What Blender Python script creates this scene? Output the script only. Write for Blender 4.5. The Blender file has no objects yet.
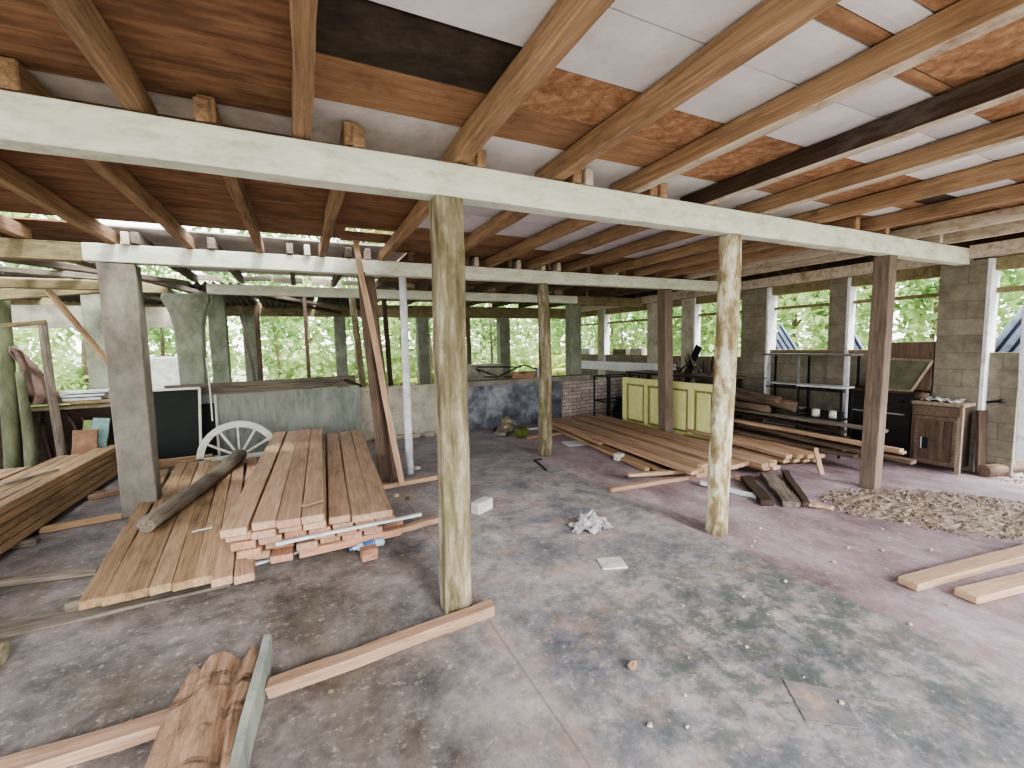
import bpy, math, random
from mathutils import Vector, Matrix
random.seed(7)
C = bpy.context.scene.collection
R = random.uniform
# ------------------------------------------------------------ camera numbers (recovered from the perspective)
F = 440.28; CH = 1.6; PT = .0887; YW = .4442; RL = -.0205
_cy, _sy, _cp, _sp = math.cos(YW), math.sin(YW), math.cos(PT), math.sin(PT)
FW = Vector((_sy*_cp, _cy*_cp, -_sp)); _r = Vector((_cy, -_sy, 0)); _u = Vector((_sy*_sp, _cy*_sp, _cp))
RT = math.cos(RL)*_r + math.sin(RL)*_u; UP = -math.sin(RL)*_r + math.cos(RL)*_u
CAM = Vector((0, 0, CH))
def _ray(px, py): return FW + RT*((px-512)/F) + UP*((384-py)/F)
def Zp(px, py, z=0): d = _ray(px, py); return CAM + d*((z-CH)/d.z)
def Yp(px, py, y): d = _ray(px, py); return CAM + d*(y/d.y)
def Xp(px, py, x): d = _ray(px, py); return CAM + d*(x/d.x)

# ------------------------------------------------------------ materials
def L(c):
    r = []
    for v in c[:3]:
        v = v/255.; r.append(v/12.92 if v <= .04045 else ((v+.055)/1.055)**2.4)
    return (r[0], r[1], r[2], 1)
class NT:
    def __init__(s, name):
        s.m = bpy.data.materials.new(name); s.m.use_nodes = True; s.n = s.m.node_tree.nodes; s.l = s.m.node_tree.links
        s.b = s.n['Principled BSDF']; s.co = s.n.new('ShaderNodeTexCoord').outputs['Object']
    def link(s, a, b): s.l.new(a, b)
    def map(s, sc=(1,1,1), loc=(0,0,0), src=None):
        m = s.n.new('ShaderNodeMapping'); m.inputs['Scale'].default_value = sc; m.inputs['Location'].default_value = loc
        s.link(src or s.co, m.inputs[0]); return m.outputs[0]
    def noise(s, vec, scale=5, detail=5, rough=.6, dist=0):
        n = s.n.new('ShaderNodeTexNoise'); n.inputs['Scale'].default_value = scale; n.inputs['Detail'].default_value = detail
        n.inputs['Roughness'].default_value = rough; n.inputs['Distortion'].default_value = dist; s.link(vec, n.inputs['Vector']); return n.outputs['Fac']
    def ramp(s, f, stops):
        r = s.n.new('ShaderNodeValToRGB'); e = r.color_ramp.elements
        while len(e) < len(stops): e.new(.5)
        for i, (p, c) in enumerate(stops):
            e[i].position = p; e[i].color = L(c) if max(c) > 1.001 else (c[0], c[1], c[2], 1)
        s.link(f, r.inputs[0]); return r.outputs[0]
    def step(s, f, a, b):
        r = s.n.new('ShaderNodeMapRange'); r.inputs[1].default_value = a; r.inputs[2].default_value = b; s.link(f, r.inputs[0]); return r.outputs[0]
    def mix(s, f, a, b, mode='MIX'):
        m = s.n.new('ShaderNodeMix'); m.data_type = 'RGBA'; m.blend_type = mode
        if isinstance(f, (int, float)): m.inputs[0].default_value = f
        else: s.link(f, m.inputs[0])
        for v, i in ((a, 6), (b, 7)):
            if isinstance(v, tuple): m.inputs[i].default_value = L(v) if max(v) > 1.001 else (v[0], v[1], v[2], 1)
            else: s.link(v, m.inputs[i])
        return m.outputs[2]
    def math(s, op, a, b=0.):
        m = s.n.new('ShaderNodeMath'); m.operation = op
        for v, i in ((a, 0), (b, 1)):
            if isinstance(v, (int, float)): m.inputs[i].default_value = v
            else: s.link(v, m.inputs[i])
        return m.outputs[0]
    def bump(s, f, st=.3, d=.01):
        b = s.n.new('ShaderNodeBump'); b.inputs['Strength'].default_value = st; b.inputs['Distance'].default_value = d
        s.link(f, b.inputs['Height']); s.link(b.outputs[0], s.b.inputs['Normal'])
    def out(s, col, rough=.8):
        if isinstance(col, tuple): s.b.inputs['Base Color'].default_value = L(col)
        else: s.link(col, s.b.inputs['Base Color'])
        s.b.inputs['Roughness'].default_value = rough
        s.b.inputs['Specular IOR Level'].default_value = .25
        return s.m
def wood(name, dark, light, stain=None, amt=.5, var=.35, rough=.8, gs=1., bump=.35, ax=None):
    t = NT(name)
    oi = t.n.new('ShaderNodeObjectInfo').outputs['Random']
    off = t.n.new('ShaderNodeCombineXYZ'); t.link(t.math('MULTIPLY', oi, 37.), off.inputs[0]); t.link(t.math('MULTIPLY', oi, 91.), off.inputs[2])
    va = t.n.new('ShaderNodeVectorMath'); va.operation = 'ADD'; t.link(t.co, va.inputs[0]); t.link(off.outputs[0], va.inputs[1]); co = va.outputs[0]
    g = t.noise(t.map(ax or (1.6*gs, 30*gs, 30*gs), src=co), 1.6, 7, .65, .6)
    c = t.ramp(g, [(.3, dark), (.7, light)])
    s2 = t.noise(t.map((1, 3, 3), src=co), 1.7, 6, .7)
    c = t.mix(t.math('MULTIPLY', t.step(s2, .5, .72), amt), c, stain or tuple(v*.4 for v in dark))
    h = t.n.new('ShaderNodeHueSaturation'); t.link(c, h.inputs['Color'])
    t.link(t.math('ADD', t.math('MULTIPLY', oi, var), 1-var*.5), h.inputs['Value']); h.inputs['Saturation'].default_value = .8
    t.bump(g, bump, .006)
    return t.out(h.outputs[0], rough)
def mottle(name, stops, scale=3, sc=(1,1,1), dirt=None, amt=.4, dsc=7, rough=.9, bump=.3, bs=30, dmap=(1,1,1)):
    t = NT(name)
    c = t.ramp(t.noise(t.map(sc), scale, 8, .68, .3), stops)
    if dirt: c = t.mix(t.math('MULTIPLY', t.step(t.noise(t.map(dmap, (3,5,1)), dsc, 6, .75), .5, .68), amt), c, dirt)
    t.bump(t.noise(t.co, bs, 5, .7), bump, .006)
    return t.out(c, rough)
def plain(name, c, rough=.7, metal=0):
    t = NT(name); n = t.noise(t.co, 9, 5, .6)
    col = t.ramp(n, [(.3, tuple(v*.78 for v in c)), (.7, c)])
    t.b.inputs['Metallic'].default_value = metal
    return t.out(col, rough)
M = {}
M['rafter'] = wood('rafter_wood', (118,84,52), (172,132,92), (66,46,32), .6, .3)
M['rafter_dark'] = wood('rafter_char', (44,30,24), (84,60,46), (150,140,130), .35, .1)
M['rafter_white'] = mottle('whitewashed_timber', [(.3,(158,138,122)), (.55,(196,184,170)), (.8,(210,200,186))], 3, (1,6,6), (120,84,56), .8, 3)
M['beam_white'] = mottle('white_paint_beam', [(.25,(192,195,182)), (.6,(216,218,206)), (.8,(226,226,218))], 4, (1,3,3), (140,122,92), .45, 5, .75, .2, 25, (1,1,3))
M['beam_grey'] = mottle('old_grey_beam', [(.3,(104,94,70)), (.7,(150,140,110))], 4, (1,8,8), (70,60,40), .6, 5)
M['fresh'] = wood('fresh_plank', (146,112,80), (192,156,120), (110,80,56), .55, .3)
M['fresh_red'] = wood('reddish_plank', (136,102,74), (184,144,110), (88,66,48), .55, .3)
M['amber'] = wood('amber_plank', (132,100,62), (186,150,104), (88,66,44), .6, .22)
M['amber_dirty'] = wood('amber_dirty_plank', (106,80,48), (160,124,78), (76,58,38), .8, .2)
M['endgrain'] = wood('end_wood', (140,88,60), (192,136,98), (74,50,38), .7, .45, gs=1.5)
M['old'] = wood('old_grey_wood', (76,68,58), (134,122,106), (48,42,34), .7, .3, .9, 1, .6)
M['dark'] = wood('dark_wood', (38,27,20), (78,56,40), (24,18,14), .5, .3)
M['brown'] = wood('brown_wood', (72,56,44), (122,98,78), (42,34,28), .5, .25)
M['post'] = wood('mossy_post', (82,70,52), (150,132,102), (92,92,62), .8, .15, .9, .7, 1)
M['post_green'] = mottle('lichen_post', [(.3,(96,84,62)), (.46,(140,126,96)), (.54,(176,172,146)), (.66,(214,210,194))], 9, (.5,1.5,1.5), (116,82,62), .8, 3, .9, .6)
M['post'] = mottle('mossy_post', [(.32,(74,68,52)), (.46,(108,99,78)), (.56,(134,125,104)), (.68,(172,167,148))], 5, (.5,3,3), (84,88,54), .7, 4, .9, .8, 40)
M['post_brown'] = wood('brown_post', (84,70,60), (130,110,94), (58,48,40), .5, .2)
M['concrete'] = mottle('concrete_column', [(.3,(106,102,94)), (.7,(146,141,131))], 5, (1,1,.5), (88,84,68), .5, 4)
M['concrete_g'] = mottle('greenish_concrete', [(.3,(100,106,92)), (.7,(144,148,132))], 4, (1,1,.5), (84,88,62), .6, 4)
M['plaster_grey'] = mottle('grey_panel', [(.3,(112,118,110)), (.7,(156,160,150))], 3, (1,1,.4), (78,82,76), .55, 5, dmap=(3,3,.6))
M['slate'] = mottle('slate_panel', [(.36,(66,70,80)), (.5,(100,104,112)), (.68,(150,154,160))], 3, (1,1,1), (48,52,60), .5, 5)
M['lime'] = mottle('lime_wall', [(.3,(150,144,130)), (.7,(190,186,172))], 4, (1,1,1), (120,104,84), .6, 5)
M['stone'] = mottle('flaked_stone', [(.35,(110,90,80)), (.5,(176,160,148)), (.7,(214,206,196))], 14, (1,1,1), (120,84,74), .5, 9, .95, .9, 30)
def blocks(name, a, b, m, bw, bh, ax='YZ', stain=(90,86,62)):
    t = NT(name); sep = t.n.new('ShaderNodeSeparateXYZ'); t.link(t.co, sep.inputs[0]); cb = t.n.new('ShaderNodeCombineXYZ')
    t.link(sep.outputs['XYZ'.index(ax[0])], cb.inputs[0]); t.link(sep.outputs[2], cb.inputs[1])
    br = t.n.new('ShaderNodeTexBrick'); t.link(cb.outputs[0], br.inputs['Vector']); br.inputs['Scale'].default_value = 1; br.inputs['Mortar Smooth'].default_value = .6
    br.inputs['Brick Width'].default_value = bw; br.inputs['Row Height'].default_value = bh; br.inputs['Mortar Size'].default_value = .008
    br.inputs['Color1'].default_value = L(a); br.inputs['Color2'].default_value = L(b); br.inputs['Mortar'].default_value = L(m)
    c = t.mix(t.math('MULTIPLY', t.step(t.noise(t.co, 3, 6, .7), .42, .7), .6), br.outputs[0], stain)
    c = t.mix(.5, c, t.ramp(t.noise(t.co, 9, 6, .7), [(.3,(.25,.25,.25)), (.7,(1,1,1))]), 'MULTIPLY')
    t.bump(br.outputs['Fac'], -.35, .008)
    return t.out(c, .92)
M['block'] = blocks('block_wall', (146,140,126), (138,131,116), (122,116,102), .6, .2, stain=(92,88,74))
M['blockX'] = blocks('block_wall_x', (176,166,138), (160,150,124), (124,116,92), .42, .2, 'XZ')
M['brick'] = blocks('whitened_brick', (190,180,172), (170,156,150), (110,96,90), .2, .075, 'XZ', (120,104,100))
M['reveal'] = mottle('white_reveal', [(.3,(196,200,206)), (.7,(226,230,234))], 5, (1,1,1), (140,130,110), .6, 6)
M['white'] = plain('white_paint', (232,232,226), .5)
M['pvc'] = plain('white_pvc', (226,228,232), .4)
M['mossdark'] = mottle('mossy_bark', [(.3,(56,58,44)), (.7,(104,108,84))], 5, (.5,2,2))
M['black'] = plain('black_iron', (26,26,28), .6)
M['greyiron'] = plain('grey_metal', (150,152,156), .5, .3)
M['chalk'] = mottle('chalkboard', [(.3,(14,20,17)), (.7,(26,32,28))], 3, (1,1,1), None, 0, 1, .6, .1)
M['green_door'] = mottle('lime_green_paint', [(.3,(206,208,142)), (.7,(224,226,164))], 3, (1,1,.4), (170,168,96), .4, 5, .6, .1)
M['green_shade'] = plain('green_groove_shade', (150,152,92), .7)  # darker green paints recess shade between the door rails and panels
M['paper'] = mottle('crumpled_paper', [(.3,(84,84,74)), (.5,(150,145,148)), (.7,(190,186,190))], 14, (1,1,1), (88,110,58), .45, 5)
M['rubble'] = mottle('rubble_grit', [(.3,(92,80,70)), (.5,(130,116,104)), (.7,(164,152,142))], 12, (1,1,1), (92,78,66), .5, 9, .95, .9, 60)
M['pebble'] = plain('pale_stone', (190,178,160), .9)
M['brickblock'] = plain('white_block', (206,204,198), .9)
M['blue'] = plain('blue_plastic', (70,110,170), .25)
M['clear'] = plain('pale_blue_plastic', (176,196,216), .2)
M['moss'] = plain('moss_green', (92,104,52), .9)
M['pink'] = mottle('faded_pink_cloth', [(.3,(86,72,66)), (.7,(134,114,104))], 5)
M['teal'] = plain('pale_teal_board', (120,148,146), .7)
M['olive'] = plain('olive_board', (124,140,92), .8)
M['tan'] = mottle('tan_board', [(.3,(100,74,58)), (.7,(142,112,90))], 6)
M['glass_tray'] = mottle('grimy_glass', [(.3,(74,74,60)), (.7,(112,112,94))], 5, rough=.35, bump=.1)
M['sheet'] = plain('pale_sheet', (200,204,206), .6)
M['stove'] = plain('sooty_enamel', (30,26,26), .45)
M['cabinet'] = wood('cabinet_wood', (58,44,34), (102,80,62), (34,26,20), .5, .1, ax=(22,22,1.5))
M['cab_light'] = wood('pale_cabinet_edge', (104,90,72), (150,134,112), (74,62,50), .5, .1, ax=(22,22,1.5))
M['trunk'] = mottle('bark', [(.3,(84,74,58)), (.7,(140,128,104))], 8, (1,1,.3))
M['palebark'] = mottle('pale_bark', [(.3,(170,166,150)), (.7,(214,210,196))], 6, (1,1,.3))
# corrugated zinc
t = NT('corrugated_zinc'); w = t.n.new('ShaderNodeTexNoise'); c = t.ramp(t.noise(t.co, 6, 5, .6), [(.3,(96,106,126)), (.7,(150,160,180))]); M['zinc'] = t.out(c, .5)
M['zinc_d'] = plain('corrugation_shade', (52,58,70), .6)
M['rust'] = mottle('rusty_zinc', [(.3,(58,52,50)), (.7,(104,96,92))], 4)
# ceiling boards
def panelmat(name, stops, sc, dirt, amt, scale=3):
    t = NT(name); oi = t.n.new('ShaderNodeObjectInfo').outputs['Random']
    c = t.ramp(t.noise(t.map(sc), scale, 8, .7, .4), stops)
    c = t.mix(t.math('MULTIPLY', t.step(t.noise(t.map((1,1,1), (7,3,0)), 2.4, 7, .75), .48, .7), amt), c, dirt)
    h = t.n.new('ShaderNodeHueSaturation'); t.link(c, h.inputs['Color']); t.link(t.math('ADD', t.math('MULTIPLY', oi, .24), .88), h.inputs['Value'])
    t.bump(t.noise(t.co, 25, 5, .7), .2, .005)
    return t.out(h.outputs[0], .85)
M['p_white'] = panelmat('white_fibreboard', [(.3,(212,206,210)), (.7,(238,234,238))], (1,1,1), (180,164,156), .35)
M['p_grey'] = panelmat('greyish_fibreboard', [(.3,(168,160,160)), (.7,(206,198,198))], (1,1,1), (120,104,94), .5)
M['p_brown'] = panelmat('brown_plywood', [(.3,(124,92,70)), (.7,(178,140,112))], (1,7,1), (92,64,48), .6)
M['p_mottle'] = panelmat('water_stained_plywood', [(.3,(116,80,58)), (.5,(164,124,96)), (.7,(200,164,134))], (2,2,1), (98,64,46), .65, 7)
M['p_plank'] = panelmat('brown_ceiling_plank', [(.32,(100,74,58)), (.5,(134,100,78)), (.7,(166,130,104))], (1,9,1), (78,54,40), .55, 2.2)
M['p_dark'] = panelmat('blackened_board', [(.3,(44,38,34)), (.7,(80,70,62))], (1,2,1), (108,94,82), .5, 6)
M['p_lilac'] = panelmat('lilac_board', [(.3,(196,190,198)), (.7,(224,218,226))], (1,5,1), (140,128,128), .4, 3)
# leaves
def leafmat(name, a, b, tr):
    t = NT(name); n = t.noise(t.co, 2.5, 4, .7); c = t.ramp(n, [(.3, a), (.7, b)]); t.out(c, .5)
    tl = t.n.new('ShaderNodeBsdfTranslucent'); t.link(c, tl.inputs[0]); mx = t.n.new('ShaderNodeMixShader'); mx.inputs[0].default_value = tr
    t.link(t.b.outputs[0], mx.inputs[1]); t.link(tl.outputs[0], mx.inputs[2]); t.link(mx.outputs[0], t.n['Material Output'].inputs[0]); return t.m
M['leaf'] = leafmat('green_leaves', (150,176,118), (206,222,162), .5)
M['leaf_y'] = leafmat('yellow_leaves', (186,190,110), (232,228,160), .5)
M['leaf_d'] = leafmat('deep_leaves', (84,116,66), (150,182,112), .4)

# ------------------------------------------------------------ mesh building
class MB:
    def __init__(s): s.v = []; s.f = []; s.mi = []; s.k = 0
    def add(s, vs, fs):
        b = len(s.v); s.v += [tuple(v) for v in vs]; s.f += [tuple(i+b for i in f) for f in fs]; s.mi += [s.k]*len(fs); return s
    def box(s, x0, x1, y0, y1, z0, z1):
        return s.add([(x0,y0,z0),(x1,y0,z0),(x1,y1,z0),(x0,y1,z0),(x0,y0,z1),(x1,y0,z1),(x1,y1,z1),(x0,y1,z1)],
                     [(0,3,2,1),(4,5,6,7),(0,1,5,4),(1,2,6,5),(2,3,7,6),(3,0,4,7)])
    def bar(s, p0, p1, w, h=None, side=None):      # rectangular bar centred on the line
        p0, p1 = Vector(p0), Vector(p1); h = h or w; d = (p1-p0).normalized()
        a = Vector(side) if side else (Vector((0,0,1)) if abs(d.z) < .9 else Vector((0,1,0)))
        sx = d.cross(a).normalized(); sz = sx.cross(d)
        vs = [p+sx*(i*w/2)+sz*(j*h/2) for p in (p0, p1) for i, j in ((-1,-1),(1,-1),(1,1),(-1,1))]
        return s.add(vs, [(0,1,2,3),(7,6,5,4),(0,4,5,1),(1,5,6,2),(2,6,7,3),(3,7,4,0)])
    def tube(s, pts, r, n=10, cap=True):
        pts = [Vector(p) for p in pts]; rs = r if isinstance(r, (list, tuple)) else [r]*len(pts); rings = []; vs = []; fs = []
        for i, p in enumerate(pts):
            d = (pts[min(i+1, len(pts)-1)]-pts[max(i-1, 0)]).normalized(); a = Vector((0,0,1)) if abs(d.z) < .9 else Vector((1,0,0))
            x = d.cross(a).normalized(); y = d.cross(x)
            for k in range(n):
                an = 2*math.pi*k/n; vs.append(p+(x*math.cos(an)+y*math.sin(an))*rs[i])
        for i in range(len(pts)-1):
            for k in range(n): fs.append((i*n+k, i*n+(k+1)%n, (i+1)*n+(k+1)%n, (i+1)*n+k))
        if cap: fs += [tuple(range(n))[::-1], tuple(range((len(pts)-1)*n, len(pts)*n))]
        return s.add(vs, fs)
    def blob(s, c, rx, ry, rz, n=8, m=6, j=.12, flat=None):
        vs = []; fs = []
        for i in range(m+1):
            th = math.pi*i/m
            for k in range(n):
                ph = 2*math.pi*k/n; q = 1+R(-j, j); z = rz*math.cos(th)*q
                if flat is not None: z = max(z, -flat)
                vs.append((c[0]+rx*math.sin(th)*math.cos(ph)*q, c[1]+ry*math.sin(th)*math.sin(ph)*q, c[2]+z))
        for i in range(m):
            for k in range(n): fs.append((i*n+k, (i+1)*n+k, (i+1)*n+(k+1)%n, i*n+(k+1)%n))
        return s.add(vs, fs)
    def build(s, name, mats, parent=None, smooth=False, loc=None):
        me = bpy.data.meshes.new(name)
        vs = s.v if loc is None else [(v[0]-loc[0], v[1]-loc[1], v[2]-loc[2]) for v in s.v]
        me.from_pydata(vs, [], s.f); me.update()
        if not isinstance(mats, (list, tuple)): mats = [mats]
        for m in mats: me.materials.append(M[m])
        if len(mats) > 1: me.polygons.foreach_set('material_index', s.mi)
        if smooth: me.polygons.foreach_set('use_smooth', [True]*len(me.polygons))
        o = bpy.data.objects.new(name, me); C.objects.link(o)
        if loc is not None: o.location = loc
        if parent: o.parent = parent
        return o
def tag(o, label=None, cat=None, group=None, kind=None):
    if label: o['label'] = label
    if cat: o['category'] = cat
    if group: o['group'] = group
    if kind: o['kind'] = kind
    return o
def empty(name, loc=(0,0,0), label=None, cat=None, group=None, rz=0, kind=None):
    o = bpy.data.objects.new(name, None); C.objects.link(o); o.location = loc; o.rotation_euler = (0,0,rz); o.empty_display_size = .1
    return tag(o, label, cat, group, kind)
def bevel(o, w=.004, seg=1):
    m = o.modifiers.new('bevel', 'BEVEL'); m.width = w; m.segments = seg; m.limit_method = 'ANGLE'; return o
def board(name, p0, p1, w, h, mat, label=None, cat='plank', group=None, roll=0, jit=.004, seg=6, up=(0,0,1), taper=1, endj=0, parent=None, kind=None, bow=0, under=None):
    """a sawn timber: local X runs p0 -> p1 (centre line), local Y is width, local Z is height"""
    p0, p1 = Vector(p0), Vector(p1); ln = (p1-p0).length; d = (p1-p0)/ln
    a = Vector(up); y = a.cross(d).normalized() if abs(d.dot(a)) < .99 else Vector((0,1,0)); z = d.cross(y)
    vs = []; fs = []
    for i in range(seg+1):
        t = i/seg; k = 1+(taper-1)*t; ox, oz = R(-jit, jit), R(-jit, jit)*.4 + bow*math.sin(math.pi*t)
        for q, (sy, sz) in enumerate(((-1,-1),(1,-1),(1,1),(-1,1))):
            x = t*ln
            if i in (0, seg): x += R(-endj, endj)
            vs.append((x, sy*w/2*k+ox+R(-jit,jit)*.4, sz*h/2*k+oz+R(-jit,jit)*.3))
    for i in range(seg):
        b = i*4
        for q in range(4): fs.append((b+q, b+(q+1)%4, b+4+(q+1)%4, b+4+q))
    fs += [(3,2,1,0), (seg*4, seg*4+1, seg*4+2, seg*4+3)]
    me = bpy.data.meshes.new(name); me.from_pydata(vs, [], [f[::-1] for f in fs]); me.update(); me.materials.append(M[mat])
    if under:
        me.materials.append(M[under])
        for i in range(seg): me.polygons[i*4].material_index = 1
    o = bpy.data.objects.new(name, me); C.objects.link(o)
    mt = Matrix((d, y, z)).transposed().to_4x4(); mt.translation = p0; o.matrix_world = mt @ Matrix.Rotation(roll, 4, 'X')
    if parent: o.parent = parent; o.matrix_parent_inverse = Matrix.Identity(4)
    if min(w, h) > .02: bevel(o, min(.006, min(w, h)*.12))
    return tag(o, label, cat if label else None, group, kind)
def log(name, p0, p1, r0, r1, mat, label=None, cat='log', group=None, n=14, seg=14, wob=.06, bend=0, parent=None):
    p0, p1 = Vector(p0), Vector(p1); ln = (p1-p0).length; d = (p1-p0)/ln
    a = Vector((0,0,1)) if abs(d.z) < .9 else Vector((0,1,0)); y = a.cross(d).normalized(); z = d.cross(y)
    ph = [R(0,6.28) for _ in range(4)]; vs = []; fs = []
    for i in range(seg+1):
        t = i/seg; r = r0+(r1-r0)*t; ox = bend*math.sin(math.pi*t)+r*wob*math.sin(5*t+ph[0]); oz = r*wob*math.sin(4*t+ph[1])
        for k in range(n):
            an = 2*math.pi*k/n; q = r*(1+wob*math.sin(2*an+ph[2]+2*t)+wob*.6*math.sin(3*an+ph[3]-5*t)+R(-.02,.02))
            vs.append((t*ln, ox+q*math.cos(an), oz+q*math.sin(an)))
    for i in range(seg):
        for k in range(n): fs.append((i*n+k, i*n+(k+1)%n, (i+1)*n+(k+1)%n, (i+1)*n+k))
    fs += [tuple(range(n))[::-1], tuple(range(seg*n, seg*n+n))]
    me = bpy.data.meshes.new(name); me.from_pydata(vs, [], fs); me.update(); me.materials.append(M[mat])
    me.polygons.foreach_set('use_smooth', [len(p.vertices) == 4 for p in me.polygons])
    o = bpy.data.objects.new(name, me); C.objects.link(o); mt = Matrix((d, y, z)).transposed().to_4x4(); mt.translation = p0; o.matrix_world = mt
    if parent: o.parent = parent
    return tag(o, label, cat if label else None, group)
def struct(name, mb, mat): return tag(mb.build(name, mat), kind='structure')
ORD = ['first','second','third','fourth','fifth','sixth','seventh','eighth','ninth','tenth','eleventh','twelfth','thirteenth','fourteenth','fifteenth']

# ============================================================ SETTING
# floor material
t = NT('old_floor_concrete'); sx = t.n.new('ShaderNodeSeparateXYZ'); t.link(t.co, sx.inputs[0]); X_, Y_ = sx.outputs[0], sx.outputs[1]
n1 = t.noise(t.map((1,1,1)), 1.9, 12, .78, .15); n2 = t.noise(t.map((1,1,1), (9,2,0)), 5.5, 12, .78, .2); n3 = t.noise(t.map((1,.35,1), (4,4,0)), 2.3, 8, .7)
n4 = t.noise(t.map((1,1,1),(1,8,3)), 20, 10, .8)
mid = t.ramp(n1, [(.36,(84,86,94)), (.46,(122,120,124)), (.54,(150,145,146)), (.66,(180,170,164))])
mid = t.mix(t.math('MULTIPLY', t.step(n2, .5, .59), .5), mid, (92,96,102))
mid = t.mix(t.math('MULTIPLY', t.step(t.noise(t.map((1,1,1),(2,9,5)), 3.4, 12, .82), .5, .6), .42), mid, (172,142,120))
# mossy patch round (2.4, 1.4)
dx = t.math('MULTIPLY', t.math('SUBTRACT', X_, 2.25), .8); dy = t.math('SUBTRACT', Y_, 1.45)
rr = t.math('SQRT', t.math('ADD', t.math('MULTIPLY', dx, dx), t.math('MULTIPLY', dy, dy)))
moss = t.math('MULTIPLY', t.step(rr, 1.15, .3), t.step(n2, .44, .54))
mid = t.mix(t.math('MULTIPLY', moss, .7), mid, (70,79,72))
left = t.ramp(n1, [(.36,(66,62,62)), (.46,(100,94,90)), (.56,(128,120,116)), (.68,(150,142,138))])
left = t.mix(t.math('MULTIPLY', t.step(n3, .5, .66), .55), left, (92,80,58))
red = t.ramp(t.noise(t.map((1,.5,1)), 1.6, 9, .7), [(.36,(98,82,88)), (.5,(140,124,130)), (.64,(172,160,168))])
red = t.mix(t.math('MULTIPLY', t.step(n2, .5, .62), .5), red, (150,124,114))
jl = t.math('ADD', X_, t.math('MULTIPLY', t.math('SUBTRACT', n4, .5), .3))
jr = t.math('ADD', X_, t.math('MULTIPLY', t.math('SUBTRACT', n4, .5), .08))
c = t.mix(t.step(jl, .35, 1.1), left, mid); c = t.mix(t.step(jr, 2.93, 2.97), c, red)
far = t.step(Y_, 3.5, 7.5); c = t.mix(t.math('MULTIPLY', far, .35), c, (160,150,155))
# dirt drawn along the slab joints, the dust round the base of the stacks
jd = t.math('ABSOLUTE', t.math('SUBTRACT', jr, .92)); c = t.mix(t.math('MULTIPLY', t.math('MULTIPLY', t.step(jd, .10, .0), t.step(n4, .4, .6)), .5), c, (164,142,124))
jd2 = t.math('ABSOLUTE', t.math('SUBTRACT', X_, .9)); c = t.mix(t.math('MULTIPLY', t.step(jd2, .008, .003), .35), c, (70,60,54))
c = t.mix(t.math('MULTIPLY', t.step(n4, .54, .64), .35), c, (92,86,86)); c = t.mix(t.math('MULTIPLY', t.step(n4, .45, .36), .4), c, (218,206,198))
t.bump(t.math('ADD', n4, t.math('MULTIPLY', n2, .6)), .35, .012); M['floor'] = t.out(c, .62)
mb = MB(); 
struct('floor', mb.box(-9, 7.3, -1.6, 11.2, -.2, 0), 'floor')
t = NT('outside_soil'); g = t.noise(t.co, .6, 8, .7); M['soil'] = t.out(t.ramp(g, [(.3,(112,116,92)), (.5,(154,152,132)), (.7,(190,184,170))]), .95)
gm = MB(); N = 24
for i in range(N+1):
    for j in range(N+1):
        x = -40+85*i/N; y = -32+82*j/N; gm.v.append((x, y, -.24+R(-.03,.03)+(.05*max(0, y-16))))
for i in range(N):
    for j in range(N): gm.f.append((i*(N+1)+j, (i+1)*(N+1)+j, (i+1)*(N+1)+j+1, i*(N+1)+j+1)); gm.mi.append(0)
tag(gm.build('ground', 'soil'), kind='structure')

# ---- ceiling: boards lying on the rafters, each a part
ceil = empty('ceiling', (0,0,2.74), kind='structure')
def panel(x0, x1, y0, y1, mat, z=2.738, tilt=0):
    n = 3; m = MB(); g = .004
    for k in range(n+1):
        y = y0+g+(y1-y0-2*g)*k/n; s = -.004*math.sin(math.pi*k/n)
        for (x, zz) in ((x0, z+s-tilt), (x1, z+s+tilt), (x1, z+s+.014+tilt), (x0, z+s+.014-tilt)): m.v.append((x, y, zz))
    for k in range(n):
        for q in range(4): m.f.append((k*4+q, k*4+(q+1)%4, k*4+4+(q+1)%4, k*4+4+q)); m.mi.append(0)
    m.f += [(3,2,1,0), (n*4, n*4+1, n*4+2, n*4+3)]; m.mi += [0,0]
    o = m.build('ceiling_panel', mat, None, loc=((x0+x1)/2, (y0+y1)/2, z)); o.parent = ceil; o.location.z -= 2.74; return o
FR = [-1.95, -1.25, -.58, .075, .87, 1.5, 2.12, 2.8, 3.44, 4.2, 4.98, 5.8, 6.5]     # rafters in front of beam one
FRe = FR + [7.2]
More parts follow.
